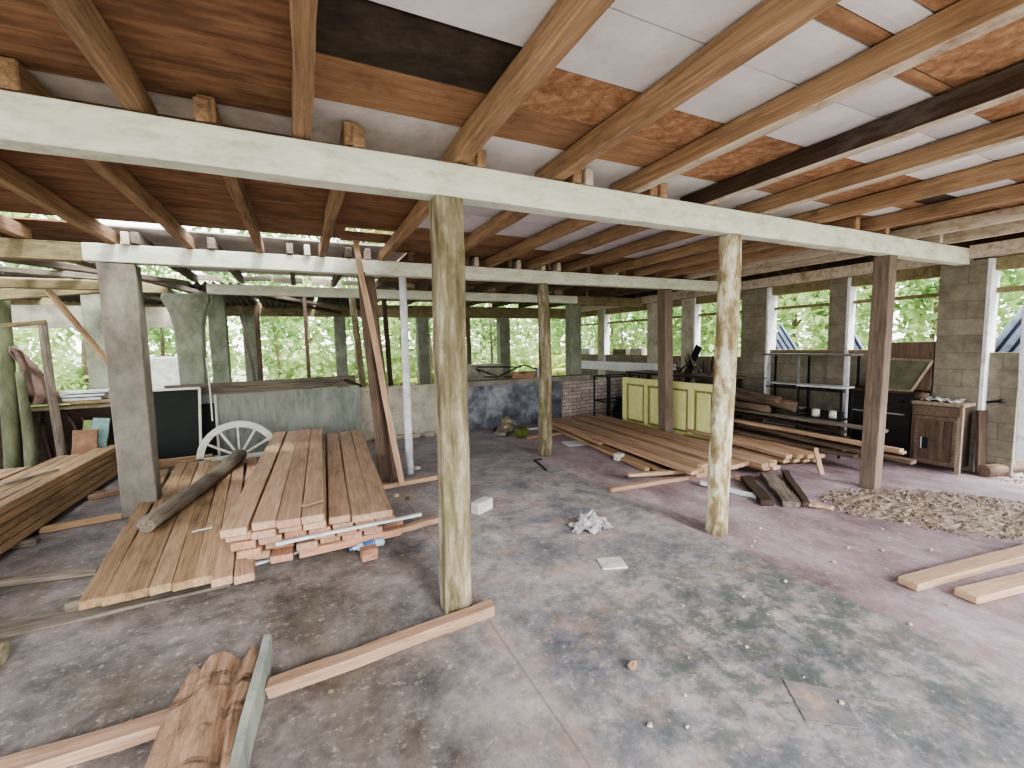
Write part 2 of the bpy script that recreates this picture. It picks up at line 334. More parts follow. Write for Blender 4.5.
# patchwork right of x=.07
for i in range(3, len(FRe)-1):
    x0, x1 = FRe[i], FRe[i+1]
    rows = [(-.9,-.3,'p_mottle'), (-.3,.35,'p_brown'), (.35,.87,'p_white'), (.87,1.12,'p_mottle'), (1.12,1.34,'p_white'), (1.34,1.71,'p_white'), (1.71,2.0,'p_mottle'), (2.0,2.33,'p_brown'), (2.33,2.75,'p_white')]
    if i == 3: rows = [(-.9,.6,'p_brown'), (.6,1.1,'p_white'), (1.1,1.60,'p_white'), (1.62,1.95,'p_dark'), (1.95,2.29,'p_brown'), (2.29,2.75,'p_grey')]
    if i == 4: rows = [(-.9,.3,'p_brown'), (.3,.8,'p_mottle'), (.8,1.3,'p_white'), (1.3,1.66,'p_white'), (1.66,2.0,'p_mottle'), (2.0,2.32,'p_brown'), (2.32,2.75,'p_white')]
    if i == 5: rows = [(-.9,.2,'p_brown'), (.2,.85,'p_mottle'), (.85,.97,'p_white'), (.97,1.05,'p_brown'), (1.05,1.33,'p_white'), (1.33,1.71,'p_white'), (1.71,2.0,'p_mottle'), (2.0,2.33,'p_brown'), (2.33,2.75,'p_white')]
    if i == 6: rows = [(-.9,.2,'p_mottle'), (.2,.6,'p_brown'), (.6,1.05,'p_mottle'), (1.05,1.12,'p_brown'), (1.12,1.34,'p_white'), (1.34,1.71,'p_white'), (1.71,2.33,'p_mottle'), (2.33,2.75,'p_white')]
    if i == 9: rows = [(-.9,1.0,'p_mottle'), (1.0,1.45,'p_brown'), (1.45,1.8,'p_white'), (1.8,2.0,'p_dark'), (2.0,2.15,'p_brown'), (2.15,2.4,'p_white'), (2.4,2.75,'p_brown')]
    if i in (10, 11, 12): rows = [(-.9,.8,'p_brown'), (.8,1.8,'p_mottle'), (1.8,2.75,'p_plank')]
    for a, b, m in rows: panel(x0, x1, a, b, m, 2.738+R(0,.006))
# long brown planks on the left, near part
for k, (a, b) in enumerate([(-.9,-.3), (-.3,.4), (.4,1.0), (1.0,1.5), (1.5,1.98), (1.98,2.28), (2.26,2.52)]):
    panel(-4.5, .075, a, b, 'p_plank', 2.74+(k%2)*.012)
panel(-4.5, .075, 2.55, 2.75, 'p_grey', 2.748)
# behind beam one: planks left, pale boards right
for k, (a, b) in enumerate([(2.75,3.05), (3.05,3.5), (3.5,3.95), (3.95,4.4), (4.4,4.75), (4.75,5.06)]):
    panel(-4.8, .93 if b < 4.6 else .45, a, b, 'p_plank', 2.742+(k%2)*.01)
panel(.45, .93, 4.72, 4.92, 'p_plank', 2.742)
BR = [-4.0, -3.4, -2.78, -2.15, -1.55, -.95, -.32, .29, .93, 1.64, 2.28, 2.86, 3.5, 4.19, 4.78, 5.3, 5.85, 6.4]
for i in range(8, len(BR)):
    x0 = BR[i]; x1 = BR[i+1] if i+1 < len(BR) else 7.2
    for a, b, m in [(2.76,3.25,'p_lilac'), (3.25,3.75,'p_lilac'), (3.75,4.3,'p_lilac'), (4.3,4.8,'p_brown' if i < 10 else 'p_lilac'), (4.8,5.5,'p_plank')]:
        panel(x0, x1, a, b, m, 2.74+R(0,.006))
for k, (a, b, m) in enumerate([(5.5,6.1,'p_plank'), (6.1,6.7,'p_brown'), (6.7,7.3,'p_plank'), (7.3,7.9,'p_brown'), (7.9,8.6,'p_plank'), (8.6,9.4,'p_brown'), (9.4,10.3,'p_plank'), (10.3,11.3,'p_brown')]):
    panel(1.3, 7.3, a, b, m, 2.74)
panel(-4.8, -1.7, 5.3, 6.6, 'p_plank', 2.76)
for (x0, x1, a, b) in [(-1.6,1.25,5.36,6.2), (-1.7,1.3,6.2,7.0), (-1.6,1.28,7.0,7.93)]: panel(x0, x1, a, b, 'p_grey', 2.77)

m = MB(); m.box(-4.6,7.3,-1.0,4.74,2.79,2.81); m.box(1.3,7.3,4.74,11.3,2.79,2.81); m.box(.46,1.3,4.92,5.3,2.79,2.81); m.box(-4.6,.44,4.7,5.04,2.79,2.81)
o = m.build('light_leak_cover', 'p_plank'); o.parent = ceil; o.location.z = -2.74  # unseen cover added over the panels to block light through their gaps
# ---- rafters and beams
def nm(i, n): return ORD[i]
for i, x in enumerate(FR):
    mat = 'rafter'
    if i == 7: mat = 'rafter_dark'
    if i >= 11: mat = 'rafter_white'
    lab = '%s ceiling rafter from the left in front of the near white beam, bare orange wood' % nm(i, 0)
    if i == 7: lab = 'blackened dark rafter with white stains running beside the orange rafters'
    if i == 11: lab = 'whitewashed rafter next to the last bare orange rafter by the right wall'
    if i == 12: lab = 'whitewashed rafter nearest the right block wall, in front of the near beam'
    board('ceiling_rafter', (x, -.9, 2.672), (x+R(-.01,.01), 2.66, 2.672), .075 if i != 4 else .085, .118, mat, lab, 'rafter', 'rafters in front of the near white beam', jit=.005, seg=10, under='rafter_white' if i in (6,7,8) else None)
for i, x in enumerate(BR):
    board('ceiling_rafter', (x, 2.42, 2.672), (x+R(-.02,.02), 5.5, 2.672), .07, .115, 'rafter' if i < 16 else 'rafter_white',
          '%s rafter from the left between the near and the second white beam' % (ORD[i] if i < 15 else ['sixteenth','seventeenth','last'][i-15]), 'rafter', 'rafters between the two nearest white beams', jit=.005, seg=10)
k = 0
for i, x in enumerate([-2.6, -1.35, -.75, -.05, .55, 1.25, 1.95, 2.55, 3.15, 3.8, 4.45, 5.1, 5.7, 6.3]):
    board('ceiling_rafter', (x, 5.34, 2.672), (x, 7.98 if x < 1 else 8.0, 2.672), .065, .11, 'brown' if x > 1 else 'old', '%s weathered rafter from the left behind the second white beam' % ORD[i], 'rafter', 'rafters behind the second beam', seg=6)
for i, x in enumerate([1.6, 2.4, 3.2, 4.0, 4.8, 5.6, 6.4]):
    board('ceiling_rafter', (x, 8.0, 2.672), (x, 11.2, 2.672), .065, .11, 'brown', '%s dark rafter from the left at the far end of the shed' % ORD[i], 'rafter', 'rafters at the far end', seg=4)
board('beam', (-5, 2.46, 2.51), (7.16, 2.46, 2.51), .12, .18, 'beam_white', 'thick white painted beam nearest the camera, carried by three posts', 'beam', seg=24, jit=.006)
board('beam', (-1.75, 5.43, 2.525), (7.16, 5.43, 2.525), .13, .165, 'beam_white', 'second white painted beam, from the concrete column to the block pier', 'beam', seg=20, jit=.006)
board('beam', (-6, 5.43, 2.52), (-1.75, 5.43, 2.52), .13, .165, 'beam_grey', 'unpainted grey beam continuing left of the concrete column', 'beam', seg=8, jit=.006)
board('beam', (-1.2, 7.9, 2.515), (5.3, 7.9, 2.515), .12, .15, 'beam_white', 'third white beam above the low partition, farther back', 'beam', seg=12, jit=.006)
board('beam', (-6, 7.9, 2.51), (-1.65, 7.9, 2.51), .12, .15, 'beam_grey', 'grey beam at the back left, beside the flared column', 'beam', seg=6, jit=.006)
board('beam', (5.3, 7.9, 2.50), (7.1, 7.9, 2.50), .14, .18, 'beam_grey', 'short bare end of the third beam above the grey concrete column', 'beam', seg=4)
# blocks nailed on top of the beams
for i, (x, m) in enumerate([(-.33,'rafter'), (.32,'rafter'), (.98,'rafter'), (1.72,'rafter_white'), (2.35,'rafter')]):
    board('wood_block', (x, 2.40, 2.655), (x, 2.60, 2.655), .06, .10, m, '%s short timber block from the left standing on the near white beam' % ORD[i], 'wood block', 'blocks on the near beam', seg=1)
for i, x in enumerate([-1.42, .12, .75, 2.08, 2.68, 3.05, 3.3, 4.3]):
    board('wood_block', (x, 5.33, 2.665), (x, 5.5, 2.665), .06, .115, 'rafter_white', '%s small whitewashed block from the left on top of the second beam' % ORD[i], 'wood block', 'white blocks on the second beam', seg=1)

# ---- right wall with windows
def wallbox(name, bs, mat): 
    m = MB()
    for b in bs: m.box(*b)
    return struct(name, m, mat)
XW = 7.15; T = .12
piers = [(2.21,2.66), (3.66,3.93), (4.83,5.33), (6.4,6.75), (7.35,7.75), (9.3,9.6), (10.8,11.2)]
wallbox('wall_right', [(XW, XW+T, 1.97, 5.4, 0, 1.4), (XW, XW+T, 5.4, 11.2, 0, 1.27)], 'block')
m = MB()
for j, (a, b) in enumerate(piers):
    m.k = 0 if j < 3 else 2; x0 = XW-(.1 if j in (0,2) else .04); m.box(x0, XW+T-.01, a+.035, b, 0, 2.46)
    m.k = 1; m.box(x0-.004, XW+T-.005, a, a+.035, 0, 2.46)
struct('wall_right.001', m, ['block', 'reveal', 'lime'])
wallbox('trim_1', [(XW-.02, XW+T, -.2, 11.2, 2.33, 2.47)], 'beam_grey')
wallbox('trim_6', [(XW-.01, XW+.12, -1.5, 11.2, 2.47, 2.80)], 'rafter_dark')
wallbox('trim_2', [(XW-.13, XW+.02, -.9, 2.4, 2.48, 2.63), (XW-.13, XW+.02, 2.52, 11.2, 2.47, 2.62)], 'rafter_white')
wallbox('trim_3', [(XW-.06, XW-.02, 6.85, 11.0, .9, 1.12)], 'reveal')
wn = 0
for j in range(len(piers)-1):
    a, b = piers[j][1], piers[j+1][0]; wn += 1
    w = empty('window_%d' % wn, (XW, (a+b)/2, 1.4), kind='structure')
    m = MB(); z = 2.09; m.box(XW+.05, XW+.1, a, b, z, z+.045); o = m.build('transom_bar', 'beam_grey'); o.parent = w; o.matrix_parent_inverse = Matrix.Translation(w.location).inverted()
    m = MB(); zs = 1.4 if b < 5.5 else 1.27; m.box(XW-.03, XW+T+.02, a, b, zs, zs+.03); o = m.build('sill', 'beam_grey'); o.parent = w; o.matrix_parent_inverse = Matrix.Translation(w.location).inverted()
w = empty('window_7', (XW, 2.0, 1.4), kind='structure')
m = MB(); m.box(XW+.05, XW+.1, 1.2, 2.21, 2.08, 2.14); o = m.build('transom_bar', 'beam_grey'); o.parent = w; o.matrix_parent_inverse = Matrix.Translation(w.location).inverted()
# white door jamb at the extreme right, and the sill log in the doorway
board('door_post', (7.02, 1.86, .22), (7.02, 1.95, 1.96), .09, .05, 'reveal', 'narrow white painted door post at the right edge of the picture', 'post', jit=.004)
log('log', (6.9, 2.12, .07), (9.2, 1.55, .08), .07, .08, 'brown', 'brown log lying across the foot of the right wall doorway')

# ---- back: low partition with piers, columns, outer wall
YB = 7.8
wallbox('wall_back', [(.86, 2.3, YB, YB+.14, 0, .87), (.86, 2.3, YB-.02, YB+.16, .87, .92)], 'lime')
wallbox('wall_back.001', [(2.74, 4.86, YB+.02, YB+.14, 0, .84)], 'slate')
wallbox('wall_back.002', [(2.3, 2.74, YB-.06, YB+.16, 0, .98)], 'stone')
wallbox('wall_back.003', [(4.86, 5.3, YB-.04, YB+.14, 0, .84)], 'brick')
wallbox('wall_back.004', [(2.7, 5.5, YB-.1, YB+.24, .84, .93)], 'concrete')
wallbox('wall_back.005', [(5.3, 7.15, YB+.04, YB+.14, 0, .8)], 'brick')
wallbox('wall_back.006', [(-6, 7.15, 11.0, 11.15, 0, .5)], 'lime')
m = MB(); m.box(-8, 7.3, 11.0, 11.15, 2.33, 2.62); struct('trim_4', m, 'beam_grey')
# little ledge of broken blocks along the lime wall
for i, x in enumerate([1.15, 1.45, 1.72, 2.0]):
    m = MB(); m.blob((x, YB-.12, .035), .12, .06, .05, 7, 4, .25); m.build('rubble_stone', 'pebble', smooth=False); tag(bpy.data.objects[-1] if False else C.objects[-1], '%s pale broken stone from the left at the foot of the lime wall' % ORD[i], 'stone', 'stones along the lime wall')
def column(x, y, wx, wy, z1, mat, label, name='concrete_column', z0=0):
    m = MB(); n = 8
    for i in range(n+1):
        z = z0+(z1-z0)*i/n
        for (a, b) in ((-1,-1),(1,-1),(1,1),(-1,1)): m.v.append((x+a*wx/2+R(-.004,.004), y+b*wy/2+R(-.004,.004), z))
    for i in range(n):
        for q in range(4): m.f.append((i*4+q, i*4+(q+1)%4, i*4+4+(q+1)%4, i*4+4+q)); m.mi.append(0)
    m.f += [(3,2,1,0), (n*4,n*4+1,n*4+2,n*4+3)]; m.mi += [0,0]
    return tag(bevel(m.build(name, mat, loc=(x, y, z0)), .008), label, 'column')
column(-1.515, 5.47, .28, .2, 2.435, 'concrete', 'square grey concrete column at left, carrying the second beam')
column(5.33, 8.06, .28, .2, 2.6, 'concrete_g', 'grey concrete column at the right end of the slate coloured partition')
column(.84, 11.0, .24, .24, 2.33, 'concrete_g', 'far greenish column behind the grey panel wall', z0=-.2)
column(2.77, 11.0, .28, .24, 2.33, 'concrete_g', 'far greenish column seen just right of the white pole', z0=-.2)
column(5.0, 11.0, .3, .24, 2.33, 'concrete_g', 'far greenish column above the slate coloured partition', z0=-.2)
column(-1.32, 9.5, .26, .24, 2.62, 'concrete_g', 'pale column just right of the flared column', z0=-.2)
column(-.98, 11.0, .22, .2, 2.33, 'concrete_g', 'slim pale column, second one right of the flared column', z0=-.2)
column(-2.5, 7.95, .24, .2, 2.43, 'concrete_g', 'greenish column at back left behind the square concrete column')
column(-4.2, 8.0, .25, .22, 2.43, 'concrete_g', 'greenish concrete column at the far left edge')
column(-2.9, 11.0, .24, .24, 2.33, 'concrete_g', 'pale column outside at far left, beyond the sill boards', z0=-.2)
board('post', (3.97, 10.9, -.1), (3.95, 10.9, 2.35), .1, .1, 'brown', 'thin dark post far back beyond the stone pier', 'post', up=(0,1,0))
board('post', (1.52, 8.4, -.1), (1.42, 8.4, 2.6), .08, .08, 'dark', 'thin dark brown post behind the leaning boards', 'post', up=(0,1,0))
board('post', (.1, 8.4, -.1), (.1, 8.4, 2.6), .06, .06, 'brown', 'thin brown post standing between the bushes behind the grey panel wall', 'post', up=(0,1,0))
board('post', (1.0, 8.0, .0), (.83, 8.05, 2.6), .1, .1, 'post', 'greenish slanting post left of the leaning boards', 'post', up=(0,1,0))
board('post', (-.65, 9.2, -.1), (-.95, 9.3, 2.4), .05, .05, 'old', 'thin leaning stick behind the grey panel wall', 'stick', up=(0,1,0))
board('post', (-.8, 10.6, -.1), (-.78, 10.6, 2.6), .09, .09, 'brown', 'narrow brown post outside, right of the two pale columns', 'post', up=(0,1,0))
# flared column (spreads toward the beam)
m = MB(); prof = [(0,.15), (.9,.15), (1.6,.16), (1.95,.175), (2.15,.21), (2.3,.27), (2.36,.29), (2.43,.28)]
for z, h in prof:
    for (a, b) in ((-1,-1),(1,-1),(1,1),(-1,1)): m.v.append((-1.45+a*h, 7.9+b*.13, z))
for i in range(len(prof)-1):
    for q in range(4): m.f.append((i*4+q, i*4+(q+1)%4, i*4+4+(q+1)%4, i*4+4+q)); m.mi.append(0)
m.f += [(3,2,1,0), tuple(len(prof)*4-4+q for q in range(4))]; m.mi += [0,0]
tag(bevel(m.build('concrete_column', 'concrete_g', loc=(-1.45,7.9,0)), .02, 2), 'greenish concrete column flaring out at the top like a mushroom', 'column')

# ---- near posts
board('post', (.77, 2.475, 0), (.785, 2.46, 2.42), .16, .135, 'post', 'squared mossy timber post nearest the camera, carrying the near beam', 'post', up=(0,1,0), jit=.006, seg=14)
log('post', (3.07, 2.5, 0), (3.1, 2.46, 2.42), .092, .080, 'post_green', 'round tree trunk post with pale lichen, middle of the near row', 'post', n=16, seg=18, wob=.07)
board('post', (5.39, 2.5, 0), (5.42, 2.48, 2.42), .13, .15, 'post_brown', 'square brown post under the near beam, before the cabinet', 'post', up=(0,1,0), seg=8)
log('post', (3.12, 5.46, 0), (3.1, 5.44, 2.44), .095, .075, 'post', 'round bare trunk post in the middle of the second row', 'post', n=14, seg=16, wob=.08)
board('post', (5.42, 5.45, 0), (5.36, 5.44, 2.44), .17, .17, 'post_brown', 'square brown post in front of the lime green door', 'post', up=(0,1,0), seg=8)
log('pole', (1.16, 5.5, 0), (1.15, 5.42, 2.44), .05, .046, 'pvc', 'slim white pole standing under the second beam', 'pole', n=12, seg=4, wob=.01)

# ---- boards leaning near the white pole
board('plank', (.86, 5.33, .0), (.78, 5.9, 2.7), .21, .035, 'brown', 'wide dark board leaning upright behind the pale leaning plank', 'plank', up=(0,1,0))
bpy.context.view_layer.update()
board('plank', (.95, 4.98, .03), (.60, 5.25, 2.86), .065, .03, 'fresh', 'long pale splintered plank leaning up past the second beam', 'plank', up=(0,1,0), jit=.008)
board('plank', (.86, 5.03, .03), (.68, 5.29, 2.45), .05, .03, 'dark', 'thin dark batten leaning against the pale leaning plank', 'plank', up=(0,1,0), jit=.006)

# ============================================================ LEFT: stacks of timber
def bearer(px0, py0, px1, py1, w, h, mat, label, name='timber', z=0):
    a = Zp(px0, py0, z); b = Zp(px1, py1, z); a.z = b.z = z+h/2+.001
    return board(name, a, b, w, h, mat, label, 'timber', jit=.003)
# far left stack: five courses of long timbers
g = 'long timbers in the far left stack'
for l in range(5):
    for k in range(4):
        x = -2.24-k*.115; y1 = 7.2+R(-.12,.1)-(.25 if l == 4 and k > 1 else 0)
        board('plank', (x+R(-.006,.006)-.02*l*0, 2.6+R(-.1,.1), .06+.072*l+.036), (x+.0, y1, .06+.072*l+.036), .108, .066, 'amber_dirty',
              'far left stack timber, %s course up from the floor, %s from the right' % (ORD[l], ORD[k]), 'plank', g, jit=.003)
for k in range(3):
    board('plank', (-3.05-k*.13, 3.2, .29), (-2.95-k*.12, 6.9, .29), .12, .06, 'amber', 'amber timber on the lower pile at the left edge, %s from the right' % ORD[k], 'plank', 'lower pile at the left edge', jit=.003)
board('timber', (-3.1, 5.9, .13), (-3.1, 3.4, .13), .4, .25, 'dark', 'dark timber baulk under the lower pile at the left edge', 'timber')
for k, y in enumerate([3.6, 5.0, 6.4]):
    board('timber', (-2.75, y, .028), (-2.1, y, .028), .08, .05, 'old', '%s grey bearer from the front under the far left stack' % ORD[k], 'timber', 'bearers under the far left stack')
board('stick', (-2.5, 5.5, .435), (-2.3, 5.95, .435), .035, .015, 'old', 'small grey offcut lying on the far left stack', 'offcut')
bearer(-20, 588, 100, 573, .07, .045, 'old', 'grey timber strip on the floor left of the flat plank layer, nearest one')
bearer(40, 533, 123, 518, .07, .05, 'amber', 'amber timber strip on the floor beside the concrete column foot')
bearer(88, 500, 120, 494, .07, .05, 'fresh_red', 'short reddish strip on the floor behind the amber strip')
a = Zp(-30, 640); b = Zp(232, 581); board('plank', (a.x, a.y, .012), (b.x, b.y, .012), .17, .02, 'old', 'wide grey weathered board flat on the floor before the plank layer', 'plank', jit=.006)
a = Zp(150, 600); b = Zp(300, 556); board('plank', (a.x, a.y+.02, .036), (b.x, b.y+.02, .036), .05, .02, 'sheet', 'thin whitish lath on the floor under the plank ends', 'lath')
# flat layer of planks
far = [-1.70, -1.57, -1.44, -1.31, -1.18, -1.05, -.90, -.75]
near = [-1.22, -1.11, -1.00, -.885, -.765, -.655, -.545, -.42]
g = 'planks in the flat layer on the floor'
for k in range(8):
    y0 = 3.36 + (0.0 if k < 6 else -.08-.02*(k-6)) + R(-.01,.01); y1 = 7.0+R(-.1,.1) - (.3 if k == 0 else 0)
    board('plank', (near[k], y0, .105), (far[k]+.06, y1, .105), .118, .055, ['amber_dirty','amber_dirty','amber_dirty','amber','amber_dirty','amber','fresh_red','fresh_red'][k],
          'amber plank lying in the flat single layer at left, %s from the left' % ORD[k], 'plank', g, jit=.002)
for k, y in enumerate([3.55, 4.7, 5.9, 6.8]):
    board('timber', (-1.65+.0*y if y > 5 else -1.4, y, .042), (-.45, y+.05, .042), .08, .07, 'old', '%s grey bearer from the front under the flat plank layer' % ORD[k], 'timber', 'bearers under the flat layer')
log('log', (-1.22, 4.42, .195), (-.82, 6.78, .21), .062, .085, 'old', 'grey round log resting diagonally on the flat layer of planks', bend=-.03)
board('stick', Zp(192,532,.145), Zp(212,527,.145), .02, .01, 'sheet', 'pale little offcut lying on the flat plank layer', 'offcut')
# middle stack, six courses
g = 'reddish planks of the middle stack'
def course(xs, w, z, y0, y1, dx, nmz, mats, h=.06):
    for k, x in enumerate(xs):
        o = board('plank', (x, y0[k] if isinstance(y0, (list, tuple)) else y0+R(-.05,.06), z+h/2), (x+dx[k], y1+R(-.12,.1), z+h/2), w[k] if isinstance(w, (list,tuple)) else w, h-.005, mats[k % len(mats)],
              '%s plank of the middle stack, %s from the left' % (nmz, ORD[k]), 'plank', g, jit=.002)
xs = [-.26, -.09, .08, .25, .42, .57]
dxf = lambda xs: [.16+.12*(-.6-x)*-.1+.0 for x in xs]
course([-.215, .1, .3], .15, .05, [3.52,3.75,3.75], 6.6, [.1]*3, 'bottom course', ['endgrain','fresh_red'])
board('timber', (-.10, 3.56, .082), (.66, 3.62, .082), .09, .06, 'endgrain', 'reddish crosswise timber at the front foot of the middle stack', 'timber')
course([-.36, -.2, -.04, .12, .28, .44], .145, .112, [3.5,3.62,3.5,3.56,3.54,3.56], 6.8, [.12]*6, 'second course', ['fresh','endgrain','fresh_red'])
course([-.4, -.24, -.08, .08, .24, .4, .55], .145, .174, [3.42,3.5,3.55,3.5,3.48,3.5,3.56], 6.9, [.14]*7, 'third course', ['endgrain','fresh_red','old','endgrain'])
course([-.43, -.27, -.11, .05, .21, .37, .52], .147, .236, [3.42,3.44,3.47,3.42,3.44,3.44,3.42], 6.9, [.12]*7, 'fourth course', ['endgrain','fresh_red','endgrain'])
course([-.46, -.305, -.14, .02, .19, .345, .49], .153, .298, [3.44,3.4,3.44,3.4,3.43,3.38,3.38], 7.0, [.14,.14,.14,.16,.16,.18,.2], 'fifth course', ['fresh','fresh_red','fresh'])
course([-.475, -.30, -.145, .01], [.155,.152,.152,.15], .36, [3.36,3.4,3.36,3.36], 7.1, [.14,.14,.14,.14], 'top course', ['fresh','fresh','fresh_red'])
a = Zp(276,546,.24); b = Zp(418,512,.24)
board('lath', (a.x, 3.37, .262), (b.x, 3.37+.05, .262), .03, .02, 'sheet', 'grey lath wedged across the front of the middle stack', 'lath', jit=.003)
board('timber', Zp(395,531,.03), Zp(442,518,.03), .07, .05, 'fresh_red', 'pale timber strip on the floor right of the middle stack', 'timber')
board('timber', Zp(382,527,.05), Zp(402,523,.05), .11, .1, 'endgrain', 'dark reddish timber end at the right corner of the middle stack', 'timber')
board('timber', Zp(380,487,.03), Zp(437,477,.03), .08, .05, 'fresh', 'pale timber on the floor in front of the white pole', 'timber')
board('timber', Zp(368,498,.33), Zp(352,491,.33), .05, .02, 'fresh_red', 'small reddish strip lying across the right side of the middle stack', 'offcut')
board('timber', Zp(302,506,.435), Zp(322,500,.435), .04, .012, 'fresh', 'small pale offcut lying on top of the middle stack', 'offcut')
a = Zp(361,556,.04); b = Zp(377,552,.04)
board('wood_block', (a.x, a.y, .05), (b.x, b.y, .05), .09, .09, 'endgrain', 'small reddish cube of wood beside the crushed blue bottle', 'wood block', seg=1)
# crushed bottle
bt = empty('plastic_bottle', (0,0,0), 'crushed blue and clear plastic bottle at the foot of the middle stack', 'bottle')
p0 = Zp(352,549,.05); p1 = Zp(384,541,.05); d = p1-p0
o = MB().tube([p0+d*t_ for t_ in (0,.12,.2,.35,.5,.65,.8,.95,1)], [.012,.014,.03,.034,.027,.035,.03,.032,.02], 12).build('bottle_body', 'clear', bt, True)
o = MB().tube([p0+d*t_ for t_ in (.32,.45,.6,.7)], [.0355,.030,.034,.0355], 12, False).build('bottle_label', 'blue', bt, True)
o = MB().tube([p0-d*.08, p0+d*.01], [.015,.015], 10).build('bottle_cap', 'blue', bt, True)
# debris by the leaning boards
for k, (px, py, r) in enumerate([(378,492,.05), (372,482,.04), (396,497,.03), (388,478,.05), (417,470,.05), (408,500,.03), (383,500,.04)]):
    p = Zp(px, py); m = MB(); m.blob((0,0,r*.5), r, r*.8, r*.6, 7, 5, .3); tag(m.build('rubble_stone', 'brown' if k % 2 else 'pebble', loc=(0,0,0)), '%s bit of broken rubble at the foot of the leaning boards' % ORD[k], 'stone', 'bits at the foot of the leaning boards').location = (p.x, p.y, 0)

# back left: chalkboards, fanlight, panel wall, sill boards
def frameboard(name, x0, x1, y, z0, z1, label, lean=.08, tp=0, dark='chalk'):
    r = empty(name, ((x0+x1)/2, y, 0), label, 'board')
    def q(x, z, o=0): return (x-(x0+x1)/2+(tp if z > (z0+z1)/2 else 0)*(-1 if x < (x0+x1)/2 else 1), lean*(z-z0)/(z1-z0)+o, z)
    m = MB(); a = [q(x0,z0),q(x1,z0),q(x1,z1),q(x0,z1)]; b = [q(x0,z0,.02),q(x1,z0,.02),q(x1,z1,.02),q(x0,z1,.02)]
    m.add(a+b, [(0,1,2,3),(7,6,5,4),(0,4,5,1),(1,5,6,2),(2,6,7,3),(3,7,4,0)]); m.build('chalk_surface', dark, r)
    m = MB()
    for u, v in ((0,1),(1,2),(2,3),(3,0)): m.bar(Vector(a[u])+Vector((0,-.008,0)), Vector(a[v])+Vector((0,-.008,0)), .03, .03)
    m.build('frame', 'beam_white', r); return r
frameboard('chalkboard', -1.94, -1.36, 7.42, .06, 1.08, 'dark green chalkboard in a thin white frame leaning at the back left', .12, .03)
frameboard('chalkboard', -1.5, -1.17, 7.6, .06, 1.10, 'second dark board in a white frame, half hidden behind the first chalkboard', .08, .0)
board('timber', (-2.1, 7.3, .1), (-1.2, 7.3, .1), .06, .12, 'amber', 'pale timber on edge at the foot of the chalkboard', 'timber')
fan = empty('fanlight_frame', (-.86, 7.14, .12), 'white half round fanlight frame with spokes behind the log', 'window frame')
m = MB(); n = 20; rx, rz, w = .50, .50, .075
for i in range(n):
    a0, a1 = math.pi*i/n, math.pi*(i+1)/n; vs = []
    for a_ in (a0, a1):
        for rr_, yy in ((1,-.03),(1,.03),(1-w/.45,.03),(1-w/.45,-.03)): vs.append((rx*rr_*math.cos(a_), yy, rz*rr_*math.sin(a_)))
    m.add(vs, [(0,1,5,4),(1,2,6,5),(2,3,7,6),(3,0,4,7)])
m.build('rim', 'beam_white', fan)
MB().box(-.50,.50,-.03,.03,-.03,.025).build('base_rail', 'beam_white', fan)
for a_ in (30, 60, 90, 120, 150):
    a2 = math.radians(a_); MB().bar((.03*math.cos(a2),0,.03*math.sin(a2)), (rx*.88*math.cos(a2),0,rz*.88*math.sin(a2)), .022, .03).build('spoke', 'beam_white', fan)
MB().tube([(0,-.035,.02),(0,.035,.02)], .06, 12).build('hub', 'beam_white', fan)
MB().box(-.41,.41,.012,.018,0,.42).build('pane', 'plaster_grey', fan) if False else None
wallbox('wall_back.007', [(-2.1, .84, 7.66, 7.76, 0, .96)], 'plaster_grey')
board('plank', (-1.75, 7.62, 1.05), (.78, 7.60, 1.07), .03, .17, 'old', 'wide brown board laid on edge along the top of the grey panel wall', 'plank', jit=.008)
log('branch', (.62, 7.6, 1.1), (.85, 7.5, .98), .035, .02, 'dark', 'dark twisted root lying on the corner of the grey panel wall', 'branch', n=8, seg=5, wob=.3)
board('pipe', (-1.2, 7.5, .6), (-1.22, 7.55, 1.5), .018, .018, 'white', 'thin white rod standing behind the second chalkboard', 'rod', up=(0,1,0))
wallbox('wall_left', [(-6, -2.1, 7.7, 7.8, 0, .9)], 'dark')
board('plank', (-5, 7.62, .98), (-2.0, 7.62, .98), .18, .035, 'amber', 'amber sill board running along the back left opening, upper one', 'plank')
board('plank', (-5, 7.64, .91), (-2.0, 7.64, .91), .14, .05, 'post', 'second sill board under the amber sill board at back left', 'plank')
wallbox('trim_5', [(-8, -1.5, 9.0, 9.1, 2.0, 2.33)], 'lime')
board('beam', (-5.5, 6.7, 2.36), (-1.75, 6.9, 2.40), .09, .1, 'beam_grey', 'mossy loose beam slung under the roof at left', 'beam')
log('pole', Yp(47,290,6.5), Yp(112,366,6.5), .035, .03, 'amber', 'yellow diagonal brace pole left of the square concrete column', 'pole', n=8, seg=6, wob=.05)
board('brace', (-5.0, 7.5, 2.1), (-2.2, 7.3, 2.42), .1, .12, 'beam_grey', 'grey sloping timber under the roof at far left', 'beam')
for k, (a, b) in enumerate([((-4.5,5.6,2.5),(-2.0,7.9,2.6)), ((-3.6,5.6,2.62),(-1.4,7.6,2.55)), ((-2.4,5.6,2.64),(-1.3,8.8,2.5))]):
    board('roof_timber', a, b, .09, .07, 'old', '%s crooked grey roof timber from the left behind the second beam' % ORD[k], 'timber', 'crooked roof timbers at left')
log('post', Yp(16,500,7.5), Yp(2,290,7.5), .08, .06, 'mossdark', 'mossy leaning tree trunk post at the left edge', 'post', seg=12, wob=.12)
log('post', Yp(36,492,7.4), Yp(20,372,7.4), .08, .04, 'mossdark', 'rough greyish trunk leaning beside the mossy post at left', 'post', seg=12, wob=.15)
log('post', Yp(66,484,7.45), Yp(42,322,7.45), .055, .045, 'old', 'thin rough grey post, third from the left edge', 'post', seg=10, wob=.12)
